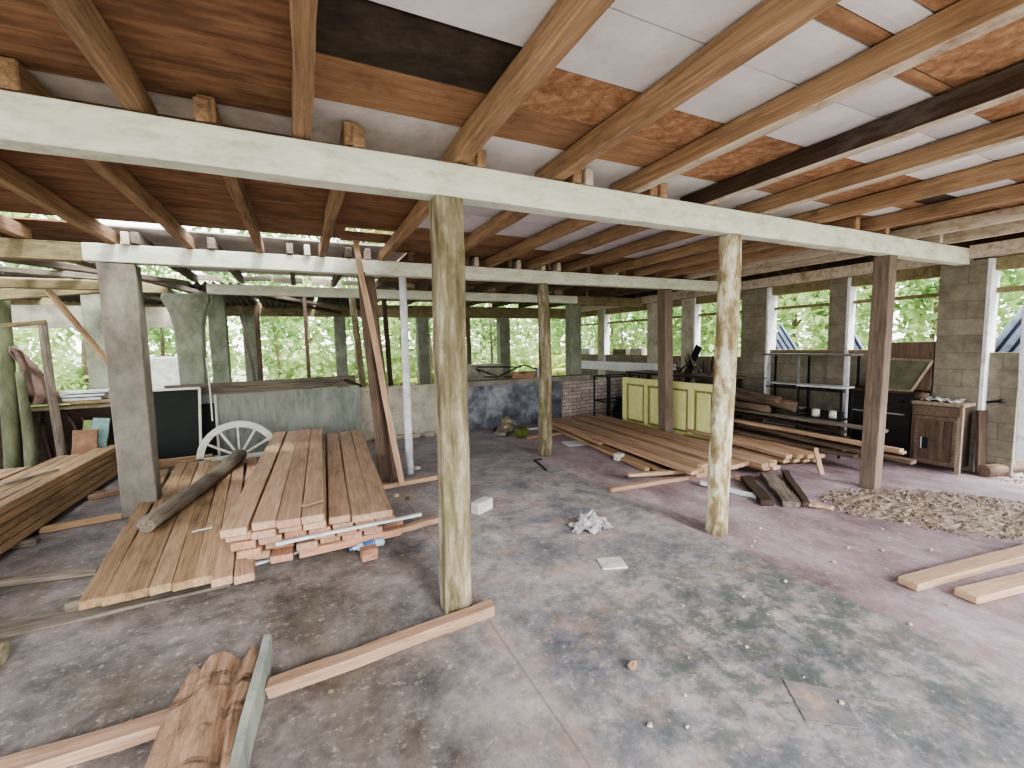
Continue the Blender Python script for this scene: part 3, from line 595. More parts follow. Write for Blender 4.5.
board('rail', Yp(2,326,7.0), Yp(46,322,7.0), .05, .05, 'beam_grey', 'short grey rail joining the leaning posts at the left', 'rail')
# pink cloth
m = MB(); pr = [(12,352,.04),(18,358,.12),(26,372,.16),(36,385,.26),(44,400,.3),(46,410,.28)]
for px, py, h in pr:
    p = Yp(px, py-6, 7.45)
    for k in range(7): m.v.append((p.x-h/2+h*k/6+R(-.01,.01), 7.45+.05*math.sin(k*2.1+px)+R(-.01,.01), p.z+R(-.01,.01)))
for i in range(len(pr)-1):
    for k in range(6): m.f.append((i*7+k, i*7+k+1, i*7+8+k, i*7+7+k)); m.mi.append(0)
o = tag(m.build('hanging_cloth', 'pink', smooth=True), 'faded pinkish brown cloth hanging over the back left sill', 'cloth'); o.modifiers.new('s','SOLIDIFY').thickness = .012
for nm_, a, b, w, mt, lb in [('panel', (97,455), (102,418), .17, 'teal', 'pale teal board leaning at back left beside the column'), ('panel', (92,458), (94,420), .2, 'olive', 'olive green board leaning behind the tan slab'), ('panel', (84,462), (86,430), .24, 'tan', 'tan cardboard like slab leaning behind the far left stack')]:
    yy = {'teal':7.3,'olive':7.4,'tan':7.2}[mt]
    board(nm_, Yp(*a, yy), Yp(*b, yy+.1), w, .03, mt, lb, 'board', up=(0,1,0))
m = MB()
for k in range(3): m.box(-2.86+.02*k, -2.42+.03*k, 7.52, 7.7, 1.0+.04*k, 1.03+.04*k)
for k, z in enumerate((1.0, 1.045, 1.09)):
    tag(MB().box(-2.9+.05*k, -2.4+.04*k, 7.5, 7.72, z, z+.03).build('sheet', 'sheet'), '%s pale folded sheet from the bottom lying on the back left sill' % ORD[k], 'sheet', 'sheets on the back left sill')
# roots and dark junk against the left wall
for k in range(7):
    x = -3.5+k*.2; log('branch', (x, 7.45, .02), (x+R(-.3,.3), 7.6, .85+R(-.1,.05)), .035, .02, 'dark', '%s dark branch from the left propped against the back left wall' % ORD[k], 'branch', 'dark branches at the back left', n=7, seg=6, wob=.3, bend=R(-.1,.1))

# ============================================================ FOREGROUND timber
t = NT('rotten_wood'); g1 = t.noise(t.map((14,1.6,14)), 2, 9, .75, .8); c = t.ramp(g1, [(.32,(100,80,64)), (.5,(148,120,98)), (.68,(180,150,126))])
c = t.mix(t.step(t.noise(t.map((1,4,4),(3,1,2)), 3, 7, .7), .55, .7), c, (62,46,36)); t.bump(g1, .5, .012); M['rotten'] = t.out(c, .9)
# big weathered slab, raised at its near end
def slab(name, p0, p1, w, h, mat, label, z0, z1):
    seg = 16; nw = 8; p0 = Vector(p0); p1 = Vector(p1); d = (p1-p0).normalized(); s = Vector((d.y, -d.x, 0)); m = MB(); ln = (p1-p0).length
    ends = [R(-.05,.05) for _ in range(nw+1)]
    for sf in (1, 0):
        for i in range(seg+1):
            tt = i/seg; z = z0+(z1-z0)*tt
            for k in range(nw+1):
                u = k/nw-.5; e = ends[k] if i == seg else 0
                zz = (h*(1-.25*(2*u)**2)+.007*math.sin(k*1.9+tt*3)+R(-.004,.004)+(-.035 if k == 6 else 0)) if sf else 0
                p = p0+d*(ln*tt+e)+s*(w*u*(1-.12*tt)+.012*math.sin(tt*7+k)); m.v.append((p.x, p.y, z+zz))
    q = nw+1; off = (seg+1)*q
    for i in range(seg):
        for k in range(nw):
            m.f.append((i*q+k, i*q+k+1, (i+1)*q+k+1, (i+1)*q+k)); m.f.append((off+i*q+k, off+(i+1)*q+k, off+(i+1)*q+k+1, off+i*q+k+1)); m.mi += [0,0]
        m.f.append((i*q, (i+1)*q, off+(i+1)*q, off+i*q)); m.f.append((i*q+nw, off+i*q+nw, off+(i+1)*q+nw, (i+1)*q+nw)); m.mi += [0,0]
    for k in range(nw): m.f.append((k, off+k, off+k+1, k+1)); b = seg*q; m.f.append((b+k, b+k+1, off+b+k+1, off+b+k)); m.mi += [0,0]
    o = m.build(name, mat, smooth=False); return tag(o, label, 'timber')
a = Zp(196,780,.2); b = Zp(232,652,.12)
slab('timber_slab', (a.x-.055, a.y-.25, 0), (b.x-.03, b.y, 0), .31, .09, 'rotten', 'thick rotten brown slab of timber in the left foreground', .10, .03)
a = Zp(252,775,.14); b = Zp(268,640,.14)
board('plank', (a.x-.085, a.y-.2, .075), (b.x+.0, b.y+.02, .085), .035, .15, 'plaster_grey', 'grey weathered board on edge along the rotten slab', 'plank', jit=.005)
a = Zp(-60,790,.03); b = Zp(172,722,.03); board('timber', (a.x, a.y, .03), (b.x+.1, b.y, .03), .10, .055, 'fresh_red', 'reddish timber on the floor left of the rotten foreground slab', 'timber', jit=.006)
a = Zp(268,690,.03); b = Zp(494,607,.03); board('timber', (a.x, a.y, .033), (b.x, b.y, .033), .085, .06, 'fresh_red', 'reddish timber lying on the floor at the foot of the nearest post', 'timber', jit=.006, endj=.02)
p = Zp(-4, 668); log('log', (p.x-.5, p.y+.12, .07), (p.x+.02, p.y, .07), .06, .06, 'post', 'cut log end just showing at the left edge of the floor', seg=4)

# ============================================================ CENTRE floor items
m = MB(); p = Zp(481,512); r = empty('brick', (p.x+.02, p.y+.02, 0), 'white painted brick standing on the floor right of the nearest post', 'brick', rz=.5)
m.box(-.11,.11,-.05,.05,0,.11); bevel(m.build('brick_body', 'brickblock', r), .008)
p = Zp(612,564); o = MB().box(-.09,.09,-.075,.075,0,.012).build('tile', 'brickblock'); o.location = (p.x, p.y, .001); o.rotation_euler.z = -.35; tag(o, 'flat pale square tile lying on the floor in front of the crumpled cloth', 'tile')
# crumpled cloth / paper
p = Zp(590,527); m = MB(); n = 26
for i in range(n+1):
    for j in range(n+1):
        u, v = i/n*2-1, j/n*2-1; rr_ = math.sqrt(u*u+v*v); h = max(0, 1-rr_**1.6)*.15
        h *= .65+.35*math.sin(u*9+v*4)*math.cos(v*8-u*3); q = .04*math.sin(u*13+v*5)
        m.v.append((p.x+u*.19+q*.5+R(-.008,.008), p.y+v*.15+R(-.008,.008), .004+max(0, h+R(-.016,.016))))
for i in range(n):
    for j in range(n):
        u, v = (i+.5)/n*2-1, (j+.5)/n*2-1
        if u*u+v*v < .95+.25*math.sin(6*math.atan2(v,u)): m.f.append((i*(n+1)+j, (i+1)*(n+1)+j, (i+1)*(n+1)+j+1, i*(n+1)+j+1)); m.mi.append(0)
tag(m.build('crumpled_cloth', 'paper'), 'crumpled grey and green cloth heap in the middle of the floor', 'cloth')
a, b, c_ = Zp(534,461), Zp(541,466), Zp(546,471); m = MB().tube([(a.x+.12,a.y,.012), (a.x,a.y,.012), (b.x,b.y,.012), (c_.x,c_.y,.012)], .011, 6); tag(m.build('iron_rod', 'black'), 'small bent black iron rod on the floor near the round trunk post', 'rod')
p = Zp(619,460); r = empty('block', (p.x, p.y, 0), 'small white cube on the floor left of the long plank stack', 'block', rz=.3); bevel(MB().box(-.06,.06,-.05,.05,0,.09).build('block_body', 'brickblock', r), .006)
# coconuts, stones and scraps near the slate panel
def stone(px, py, rx, ry, rz, mat, name, label, cat, grp=None, j=.15):
    p = Zp(px, py); m = MB(); m.blob((0,0,rz*.75), rx, ry, rz, 12, 8, j, flat=rz*.75); o = tag(m.build(name, mat, smooth=True), label, cat, grp); o.location = (p.x, p.y, .0); return o
stone(522,437,.14,.11,.10,'moss','coconut','mossy green coconut lying by the slate coloured partition','coconut',j=.06)
stone(507,433,.13,.10,.17,'post','driftwood_stump','small brown stump behind the pale slab near the slate partition','stump',j=.2)
stone(497,432,.07,.06,.05,'dark','stone','small dark stone left of the stump near the slate partition','stone')
a = Zp(500,437); o = board('stone_slab', (a.x, a.y, .05), (a.x+.35, a.y+.5, .13), .2, .05, 'concrete', 'flat grey slab tilted against the stump near the slate partition', 'slab', seg=2)
board('timber', Zp(527,438,.03), Zp(572,432,.03), .07, .05, 'fresh_red', 'short pale timber on the floor beside the mossy coconut', 'timber')
p = Zp(596,441); o = MB().box(-.28,.28,-.16,.16,0,.012).build('sheet', 'sheet'); o.location = (p.x-.3, p.y, .002); o.rotation_euler.z = -.2; tag(o, 'pale flat sheet on the floor behind the round trunk post', 'sheet')
board('timber', Zp(514,430,.02), Zp(545,428,.02), .08, .03, 'sheet', 'whitish strip on the floor at the foot of the slate partition', 'strip')
# pebbles
for k in range(34):
    if k < 20: px, py = R(560,1000), R(500,745)
    else: px, py = R(740,900), R(475,560)
    p = Zp(px, py); s = R(.006,.016); m = MB(); m.blob((0,0,s*.5), s, s*.8, s*.6, 6, 4, .3); o = m.build('pebble', 'pebble'); o.location = (p.x, p.y, 0)
    tag(o, 'tiny pale pebble scattered on the bare concrete floor', 'pebble', 'pebbles scattered over the floor')
p = Zp(633,668); m = MB(); m.blob((0,0,.015), .03,.018,.022, 7,5,.35); o = m.build('wood_chip', 'rotten'); o.location = (p.x,p.y,0); tag(o, 'brown wood chip lying alone on the near floor', 'wood chip')
# inspection plate set in the floor
t = NT('bluish_plate'); M['plate'] = t.out(t.ramp(t.noise(t.co, 6, 8, .75), [(.35,(92,94,108)), (.55,(130,122,118)), (.7,(168,144,124))]), .7)
q = [Zp(783,680), Zp(842,692), Zp(861,729), Zp(806,722)]; m = MB(); m.add([(v.x,v.y,.002) for v in q]+[(v.x,v.y,.005) for v in q], [(4,5,6,7),(0,1,5,4),(1,2,6,5),(2,3,7,6),(3,0,4,7)])
tag(m.build('cover_plate', 'plate'), 'bluish square cover plate let into the floor at lower right', 'plate')

# ============================================================ CENTRE RIGHT: long plank stack, green door, dark heap
g = 'long planks of the central stack'
xs = [3.93+.115*k for k in range(11)]
for k, x in enumerate(xs):
    y0 = 3.52 if k < 4 else (3.45 if k < 8 else 3.3)
    board('plank', (x-.02, y0+R(-.05,.05), .128), (x+.28 if k < 3 else x+.32, 7.25+R(-.15,.15), .128), .112, .05, ['fresh_red','amber_dirty','fresh_red'][k % 3] if k < 9 else 'fresh_red',
          'long sawn plank on top of the central stack, %s from the left' % ORD[k], 'plank', g, jit=.002)
for k in range(9):
    x = 4.05+.125*k; y0 = 3.55 if k < 7 else 3.33
    board('plank', (x-.02, y0+R(-.05,.05), .076), (x+.3, 7.2+R(-.1,.1), .076), .12, .045, 'fresh_red' if k > 5 else 'amber', 'long sawn plank in the lower course of the central stack, %s from the left' % ORD[k], 'plank', g, jit=.002)
for k, (x0, y0, x1, y1, z) in enumerate([(3.86,3.9,4.3,7.2,.045), (3.78,4.1,4.22,7.1,.03), (4.0,5.3,4.25,7.3,.10)]):
    board('plank', (x0, y0, z), (x1, y1, z), .07, .045, 'amber', 'narrow amber batten beside the central stack, %s' % ['the outer one','the lowest one','the short upper one'][k], 'plank', g, jit=.002)
board('timber', Zp(610,490,.025), Zp(706,474,.025), .07, .045, 'fresh_red', 'pale timber crossing the floor before the central stack', 'timber')
board('timber', Zp(628,475,.07), Zp(704,470,.07), .07, .04, 'fresh', 'shorter pale timber end sticking left from the central stack', 'timber')
board('timber', Zp(699,467,.15), Zp(722,460,.15), .07, .04, 'fresh', 'short pale offcut on the front end of the central stack', 'offcut')
# green door lying on its long edge
gd = empty('door_leaf', (5.66, 5.7, 0), 'pale lime green panelled door standing on its long edge', 'door')
MB().box(-.005,.02,-1.12,1.1,0,.93).build('door_slab', 'green_shade', gd)
m = MB()
for (a, b) in ((-1.12,-1.0),(-.62,-.52),(-.1,0),(.42,.5),(1.0,1.1)): m.box(-.04,-.003,a,b,0,.93)
m.box(-.0395,-.003,-1.12,1.1,.82,.93); m.box(-.0395,-.003,-1.12,1.1,0,.1); bevel(m.build('door_frame_rails', 'green_door', gd), .004)
for a, b in ((-.98,-.64),(-.5,-.12),(.02,.4),(.52,.98)): bevel(MB().box(-.026,-.003,a+.04,b-.04,.14,.78).build('raised_panel', 'green_door', gd), .008)
# second low stack right of the round post
for k in range(4):
    board('plank', (5.5+.125*k-.02, 3.45-.05*k, .06), (5.62+.125*k, 5.2, .06), .118, .05, 'amber', 'lower amber plank of the small stack behind the lichen post, %s from the left' % ORD[k], 'plank', 'small stack behind the lichen post', jit=.003)
for k in range(4):
    board('plank', (5.48+.125*k, 3.42-.06*k, .12), (5.66+.125*k, 5.2, .16), .118, .05, ['fresh_red','amber','amber','fresh_red'][k], 'top amber plank of the small stack behind the lichen post, %s from the left' % ORD[k], 'plank', 'small stack behind the lichen post', jit=.003)
# dark heap of long boards
hp = [((6.02,2.95,.16),(5.95,5.7,.24),.14,.04,'brown'), ((6.15,2.9,.22),(6.1,5.8,.30),.16,.04,'dark'), ((6.3,3.1,.28),(6.2,5.8,.38),.15,.04,'brown'), ((6.42,3.3,.36),(6.35,5.9,.46),.15,.04,'dark'),
      ((6.0,2.5,.33),(6.05,4.7,.36),.09,.04,'fresh'), ((6.2,2.55,.27),(6.2,4.9,.33),.10,.035,'fresh_red'), ((6.1,2.42,.2),(6.12,4.6,.28),.12,.04,'brown'), ((6.35,2.8,.46),(6.25,5.2,.50),.10,.04,'old'),
      ((6.5,3.3,.26),(6.5,6.0,.26),.14,.05,'dark'), ((6.5,3.4,.12),(6.5,5.8,.12),.2,.1,'dark'), ((6.25,3.4,.1),(6.2,5.8,.12),.2,.1,'dark'), ((6.02,3.5,.07),(6.0,5.6,.07),.14,.1,'dark')]
hl = ['brown board lowest at the front of the dark heap', 'dark board sloping forward in the dark heap', 'brown board in the upper part of the dark heap', 'dark board on the upper side of the dark heap', 'pale plank thrust out from the dark heap behind the brown post',
      'reddish plank thrust out lower from the dark heap toward the cabinet', 'brown plank under the pale ones at the tip of the dark heap', 'grey board lying highest on the dark heap', 'dark beam at the back of the heap beneath the metal rack', 'thick black baulk supporting the dark heap, farther one', 'thick black baulk supporting the dark heap, middle one', 'thick black baulk supporting the dark heap, nearer one']
for (a, b, w_, h_, mt), lb in zip(hp, hl): board('plank', a, b, w_, h_, mt, lb, 'plank', 'boards of the dark heap', jit=.01)
board('stick', Zp(822,475,.0), (5.63, 3.2, .26), .05, .03, 'fresh_red', 'short stick propped upright at the tip of the dark heap', 'stick')
for k, (a, b, r0) in enumerate([((6.35,3.9,.62),(6.3,5.4,.75),.07), ((6.3,4.1,.72),(6.5,5.6,.82),.06), ((6.45,4.4,.55),(6.45,5.9,.6),.08), ((6.2,4.2,.56),(6.2,5.7,.62),.06)]):
    log('log', a, b, r0, r0*.7, 'brown', '%s knotty brown log from the front on the dark heap' % ORD[k], 'log', 'knotty logs on the dark heap', n=9, seg=9, wob=.2)
# broken slabs on floor
for k, (a, b, w_, h_, mt, lb) in enumerate([((745,482),(768,506),.12,.05,'dark','dark split slab, leftmost of the broken pieces on the floor'), ((768,478),(792,508),.16,.05,'old','grey broken slab in the middle of the floor scraps'), ((785,476),(806,508),.07,.05,'dark','thin dark splinter right of the grey broken slab'),
        ((700,486),(762,500),.07,.035,'sheet','pale board lying flat right of the round lichen post'), ((800,506),(832,510),.06,.03,'fresh_red','small reddish strip beside the broken slabs'), ((736,480),(752,484),.08,.04,'fresh_red','small reddish offcut behind the dark split slab')]):
    p0 = Zp(*a); p1 = Zp(*b); board('slab_piece', (p0.x, p0.y, h_/2+.02), (p1.x, p1.y, h_/2+.004), w_, h_, mt, lb, 'scrap', 'broken pieces on the right of the floor', jit=.01, endj=.03)
# two planks at right
for k, (a, b, lb) in enumerate([((907,582),(1075,538),'long pale plank lying on the floor at the right edge, farther one'), ((965,594),(1085,566),'long pale plank lying on the floor at the right edge, nearer one')]):
    p0 = Zp(*a, .04); p1 = Zp(*b, .04); board('plank', (p0.x, p0.y, .028), (p1.x, p1.y, .028), .115, .048, 'fresh', lb, 'plank', 'pair of planks at the right edge', jit=.002)
# rubble bed
m = MB(); n = 40
def inr(u, v): return (u*u+v*v) < 1
cx, cy, ax, ay = 5.3, 1.82, .98, .58; ang = -.75; ca, sa = math.cos(ang), math.sin(ang)
for i in range(n+1):
    for j in range(n+1):
        u, v = i/n*2-1, j/n*2-1; q = max(0, 1-(u*u+v*v)); x = cx+ca*u*ax-sa*v*ay; y = cy+sa*u*ax+ca*v*ay
        m.v.append((x, y, -.012+q*.05+R(0,.022)*(q > 0)))
for i in range(n):
    for j in range(n): m.f.append((i*(n+1)+j, (i+1)*(n+1)+j, (i+1)*(n+1)+j+1, i*(n+1)+j+1)); m.mi.append(0)
for k in range(2600):
    r_ = math.sqrt(R(0,1.15)); th = R(0,6.283); u, v = r_*math.cos(th), r_*math.sin(th); x = cx+ca*u*ax-sa*v*ay; y = cy+sa*u*ax+ca*v*ay; s = R(.004,.012) if k % 14 else R(.016,.028)
    m.blob((x, y, max(0, 1-r_*r_)*.05+s*.2), s, s*.8, s*.6, 5, 3, .35)
tag(m.build('rubble', 'rubble'), 'spread of crushed brown rubble and gravel on the floor before the cabinet', 'rubble', kind='stuff')
m = MB()
for k in range(160): 
    x, y = R(6.85,7.1), R(1.6,2.2); s = R(.008,.025); m.blob((R(6.8,8.6), R(1.5,2.05), s*.3), s, s, s*.7, 5, 3, .3)
tag(m.build('rubble', 'rubble'), 'brown grit along the threshold of the right doorway', 'rubble', kind='stuff')

# ============================================================ RIGHT WALL furniture
# wooden cabinet
cb = empty('cabinet', (6.76, 2.27, 0), 'old brown wooden cabinet with a holed door in front of the block pier', 'cabinet')
bevel(MB().box(0,.34,.02,.44,.06,.78).build('carcass', 'cabinet', cb), .004)
bevel(MB().box(-.02,.37,-.01,.47,.78,.82).build('cabinet_top', 'cab_light', cb), .004)
MB().box(-.012,.0,.02,.44,.66,.77).build('drawer', 'brown', cb)
dr = MB().box(-.014,0,.06,.40,.10,.63).build('cabinet_door', 'cabinet', cb)
m = MB(); m.box(-.018,-.012,.29,.345,.25,.39); m.build('hole', 'black', dr)
m = MB(); m.box(-.022,-.012,.348,.356,.25,.39); m.build('hole_edge', 'sheet', dr)
m = MB(); m.box(-.024,-.012,.04,.07,.08,.65); m.box(-.024,-.012,.39,.42,.08,.65); m.box(-.0235,-.012,.07,.39,.61,.65); m.box(-.0235,-.012,.07,.39,.08,.12); m.build('door_rails', 'brown', dr)
for (a, b) in ((0,.02),(0,.44),(.32,.02),(.32,.44)): MB().box(a-.005,a+.035,b-.02,b+.02,0,.78).build('corner_post', 'cab_light' if b < .1 else 'cabinet', cb)
board('panel', (6.98, 2.16, .02), (7.02, 2.2, .74), .22, .03, 'dark', 'narrow dark panel leaning between cabinet and the white pier edge', 'board', up=(0,1,0))
m = MB(); n = 8
for i in range(n+1):
    for j in range(5): m.v.append((6.80+.24*j/4+R(-.01,.01), 2.35+.33*i/n, .825+R(0,.04)))
for i in range(n):
    for j in range(4): m.f.append((i*5+j, i*5+j+1, (i+1)*5+j+1, (i+1)*5+j)); m.mi.append(0)
o = tag(m.build('paper_sheets', 'sheet'), 'crumpled white paper lying on top of the brown cabinet', 'paper'); o.modifiers.new('s','SOLIDIFY').thickness = .008
log('tin', (6.84, 2.62, .87), (6.84, 2.74, .87), .045, .045, 'brown', 'brown tin lying on its side on the cabinet top', 'tin', n=12, seg=2, wob=.01)
m = MB().tube([(7.0,2.16,.84),(6.98,2.08,.86),(6.96,2.02,.87)], [.014,.014,.03], 8); tag(m.build('black_knob', 'black', smooth=True), 'black knob on a short spindle fixed to the white pier edge', 'knob')
# stove
st = empty('stove', (6.86, 3.12, 0), 'sooty black stove between the brown cabinet and the metal rack', 'stove')
bevel(MB().box(0,.27,-.38,.42,.06,.88).build('stove_body', 'stove', st), .01)
o = MB().box(-.02,0,-.34,.38,.18,.66).build('oven_door', 'stove', st); m = MB().tube([(-.05,-.28,.62),(-.05,.32,.62)], .01, 8); m.box(-.05,-.02,-.28,-.26,.61,.63); m.box(-.05,-.02,.3,.32,.61,.63); m.build('oven_handle', 'greyiron', o)
MB().box(-.02,.27,-.4,.44,.88,.91).build('stove_top', 'dark', st)
for k in range(4): MB().tube([(-.04,-.24+.16*k,.78),(-.0,-.24+.16*k,.78)], .022, 10).build('knob', 'black', st)
for y in (-.34,.38): MB().box(.02,.08,y-.02,y+.02,0,.06).build('foot', 'black', st)
tr = empty('tray', (6.93, 3.05, .92), 'grimy glass tray in a pale frame tilted up on the stove', 'tray')
v = [Xp(887,392,6.90), Xp(907,397,6.90), Xp(925,364,7.0), Xp(889,362,7.0)]
v = [Vector((6.88,3.22,.92)), Vector((6.88,2.80,.92)), Vector((7.0,2.66,1.30)), Vector((7.0,3.18,1.32))]
lv = [q-tr.location for q in v]; m = MB(); m.add(lv+[q+Vector((.015,0,0)) for q in lv], [(0,1,2,3),(7,6,5,4),(0,4,5,1),(1,5,6,2),(2,6,7,3),(3,7,4,0)]); m.build('pane', 'glass_tray', tr)
m = MB()
for i in range(4): m.bar(lv[i]-Vector((.01,0,0)), lv[(i+1)%4]-Vector((.01,0,0)), .03, .03)
m.build('frame', 'cab_light', tr)
board('panel', (7.06, 2.93, .92), (7.09, 2.93, 1.53), .5, .03, 'brown', 'reddish brown board upright behind the tilted tray', 'board', up=(1,0,0))
# rack with shelves
rk = empty('metal_rack', (6.8, 4.1, 0), 'open black and white metal rack with small shelves before the block wall', 'rack')
for (x, y, mt) in ((0,.58,'reveal'), (0,.05,'greyiron'), (.25,.58,'black'), (.25,.05,'black'), (0,-.62,'reveal'), (.25,-.62,'black')): MB().box(x-.012,x+.012,y-.012,y+.012,0,1.35).build('upright', mt, rk)
MB().box(-.03,.3,-.66,.62,1.35,1.375).build('top_shelf', 'old', rk)
for z, y0, y1 in ((.90,.05,.58), (.53,.05,.58), (.25,.05,.58)): MB().box(-.01,.26,y0,y1,z,z+.015).build('shelf', 'sheet', rk)
for z in (.86,.52): 
    MB().box(-.008,.008,-.62,.58,z-.02,z).build('rail', 'black', rk); MB().box(.242,.258,-.62,.58,z-.02,z).build('rail', 'black', rk)
tb = empty('side_table', (6.5, 3.62, 0), 'small black legged table with a pale top in front of the rack', 'table')
MB().box(-.12,.16,-.3,.3,.93,.95).build('table_top', 'sheet', tb)
for x in (-.1,.14):
    for y in (-.28,.28): MB().box(x-.012,x+.012,y-.012,y+.012,0,.93).build('leg', 'black', tb)
for z in (.5,): 
    MB().box(-.1,.14,-.28,.28,z,z+.012).build('shelf', 'black', tb)
for k, (y, z, r_) in enumerate([(3.72,.512,.05), (3.5,.512,.045)]):
    m = MB().tube([(6.52,y,z),(6.52,y,z+.09),(6.52,y,z+.1)], [r_,r_,r_*.7], 12); tag(m.build('pot', 'brickblock', smooth=True), '%s pale pot on the lower shelf of the small black table' % ['left','right'][k], 'pot', 'pots on the small table')
board('stick', (6.72, 4.62, .98), (6.75, 5.6, .94), .04, .03, 'old', 'grey stick resting on the rack and reaching left', 'stick')
# counter with junk beyond green door, and black rack by the partition
ct = empty('work_bench', (6.75, 7.4, 0), 'long dark counter behind the lime green door', 'counter')
MB().box(-.3,.34,-2.2,.3,.92,.97).build('counter_top', 'dark', ct)
for y in (-2.1,-.9,.2):
    for x in (-.25,.28): MB().box(x-.03,x+.03,y-.03,y+.03,0,.92).build('leg', 'dark', ct)
MB().box(-.2,.33,-2.1,.2,.3,.34).build('lower_shelf', 'dark', ct)
for k in range(26):
    y = R(5.55,6.5); x = R(6.6,6.95); z = R(1.0,1.02); an = R(-1,1); l_ = R(.2,.45)
    log('branch', (x, y, z), (x+R(-.15,.15), y+l_*math.cos(an)*R(-1,1), z+R(.02,.42)*(1.2-abs(y-6.0))), R(.012,.03), R(.006,.015), 'dark' if k % 3 else 'old', 'dark twig in the tangle on the counter behind the green door', 'twig', 'tangle of twigs on the counter', n=6, seg=4, wob=.25)
board('dark_blade', Xp(688,372,6.8), Xp(699,346,6.8), .14, .03, 'black', 'black paddle shaped piece sticking up from the tangle of twigs', 'scrap', up=(1,0,0))
r2 = empty('metal_rack', (5.75, 7.35, 0), 'black metal rack frame before the white low wall at the back', 'rack')
for x in (-.25,.15,.55):
    for y in (-.25,.2): MB().box(x-.012,x+.012,y-.012,y+.012,0,.93).build('upright', 'black', r2)
for z in (.4,.91):
    for y in (-.25,.2): MB().box(-.25,.55,y-.01,y+.01,z,z+.02).build('rail', 'black', r2)
    for x in (-.25,.55): MB().box(x-.01,x+.01,-.25,.2,z,z+.02).build('rail', 'black', r2)
m = MB()
for k in range(5):
    board('crate_board', (5.62+.05*k, 6.98+.03*k, .06+.1*k), (6.3, 7.1, .06+.1*k), .3, .09, 'black', '%s black crate board from the bottom in the dark pile beside the black rack' % ORD[k], 'board', 'dark pile beside the black rack')
# boxes on the low white wall at back right
for k, (px, mt, lb, w_) in enumerate([(584,'sheet','white box on the sill at the far right corner window',.7), (606,'old','brown box on the sill beside the white box',.5), (622,'lime','pale block on the sill near the far pier',.4)]):
    p = Xp(px, 358, 7.2); o = MB().box(-.07,.09,-w_/2,w_/2,0,.16 if k != 1 else .14).build('box', mt); o.location = (7.2, (10.35, 8.75, 8.15)[k], 1.301); tag(o, lb, 'box')
# iron frames on partition
for k, (pts) in enumerate([[(480,372),(476,369),(500,377)], [(500,376),(520,366),(524,365),(548,373)], [(477,367),(521,367)], [(484,377),(516,377)]]):
    m = MB().tube([Yp(a_, b_, YB+.02+.02*k) for a_, b_ in pts], .014, 6); tag(m.build('bent_iron_bar', 'black'), '%s piece of thin dark iron frame lying on the slate partition top' % ORD[k], 'iron frame', 'iron frames on the partition')
board('plank', Yp(488,374,YB+.05), Yp(512,379,YB+.02), .1, .02, 'brown', 'brown board scrap lying on the partition top under the iron frame', 'scrap')
tag(MB().box(3.75,4.25,7.82,7.95,.93,1.06).build('bundle', 'rotten'), 'reddish brown bundle lying on the partition top', 'bundle')
tag(MB().box(4.3,4.6,7.82,7.95,.93,1.12).build('box', 'sheet'), 'pale box standing on the partition top left of the concrete column', 'box')
tag(MB().box(3.6,4.7,10.4,10.7,-.2,1.12).build('low_wall_block', 'lime'), 'white low block outside behind the iron frames', 'block')

for k in range(13):
    x = -1.3+k*.5+R(-.05,.05); board('roof_batten', (x, 8.02, 2.72-R(0,.04)), (x+R(.3,.48), 8.02, 2.72-R(0,.04)), .03, R(.06,.13), 'old' if k % 3 else 'rafter_white', '%s grey roof scrap from the left wedged above the third beam' % ORD[k], 'scrap', 'scraps above the third beam', seg=2, jit=.008)
# lean-to roof at the back left, loose zinc and timbers
def zincsheet(p, u, v, nu, label, name='corrugated_sheet', amp=.03, group=None):
    p, u, v = Vector(p), Vector(u), Vector(v); w_ = u.cross(v).normalized(); m = MB(); N_ = nu*6
    for i in range(N_+1):
        o_ = w_*(amp*math.sin(2*math.pi*i/6+.5)); m.v += [tuple(p+u*(i/N_)+o_), tuple(p+u*(i/N_)+v+o_)]
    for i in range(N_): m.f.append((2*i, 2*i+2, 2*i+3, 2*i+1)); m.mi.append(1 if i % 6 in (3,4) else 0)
    o = m.build(name, ['rust','rust'] if 'lean-to' in label else ['zinc','zinc_d'], smooth=True); o.modifiers.new('s','SOLIDIFY').thickness = .003; return tag(o, label, 'roof sheet', group)
for k, (x, y0, y1) in enumerate([(-5.2,8.05,11.4), (-4.0,8.2,11.4), (-2.9,8.0,11.4), (-1.75,8.35,11.4), (-.7,8.5,11.4), (.35,8.6,11.4)]):
    zincsheet((x, y0, 2.72-.02*k), (1.0,0,0), (0, y1-y0, -.12), 9, '%s corrugated roof sheet from the left over the back lean-to' % ORD[k], group='roof sheets of the back lean-to')
for k, (a, b) in enumerate([((-.5,8.2,2.5),(1.2,10.8,2.42)), ((-.3,8.3,2.46),(1.6,10.6,2.40)), ((-1.0,8.4,2.55),(.8,10.2,2.36)), ((-2.5,8.2,2.55),(-1.5,11,2.4))]):
    board('roof_timber', a, b, .08, .05, ['amber','old','dark','old'][k], '%s loose timber from the right stored under the back lean-to roof' % ORD[k], 'timber', 'timbers under the back lean-to')

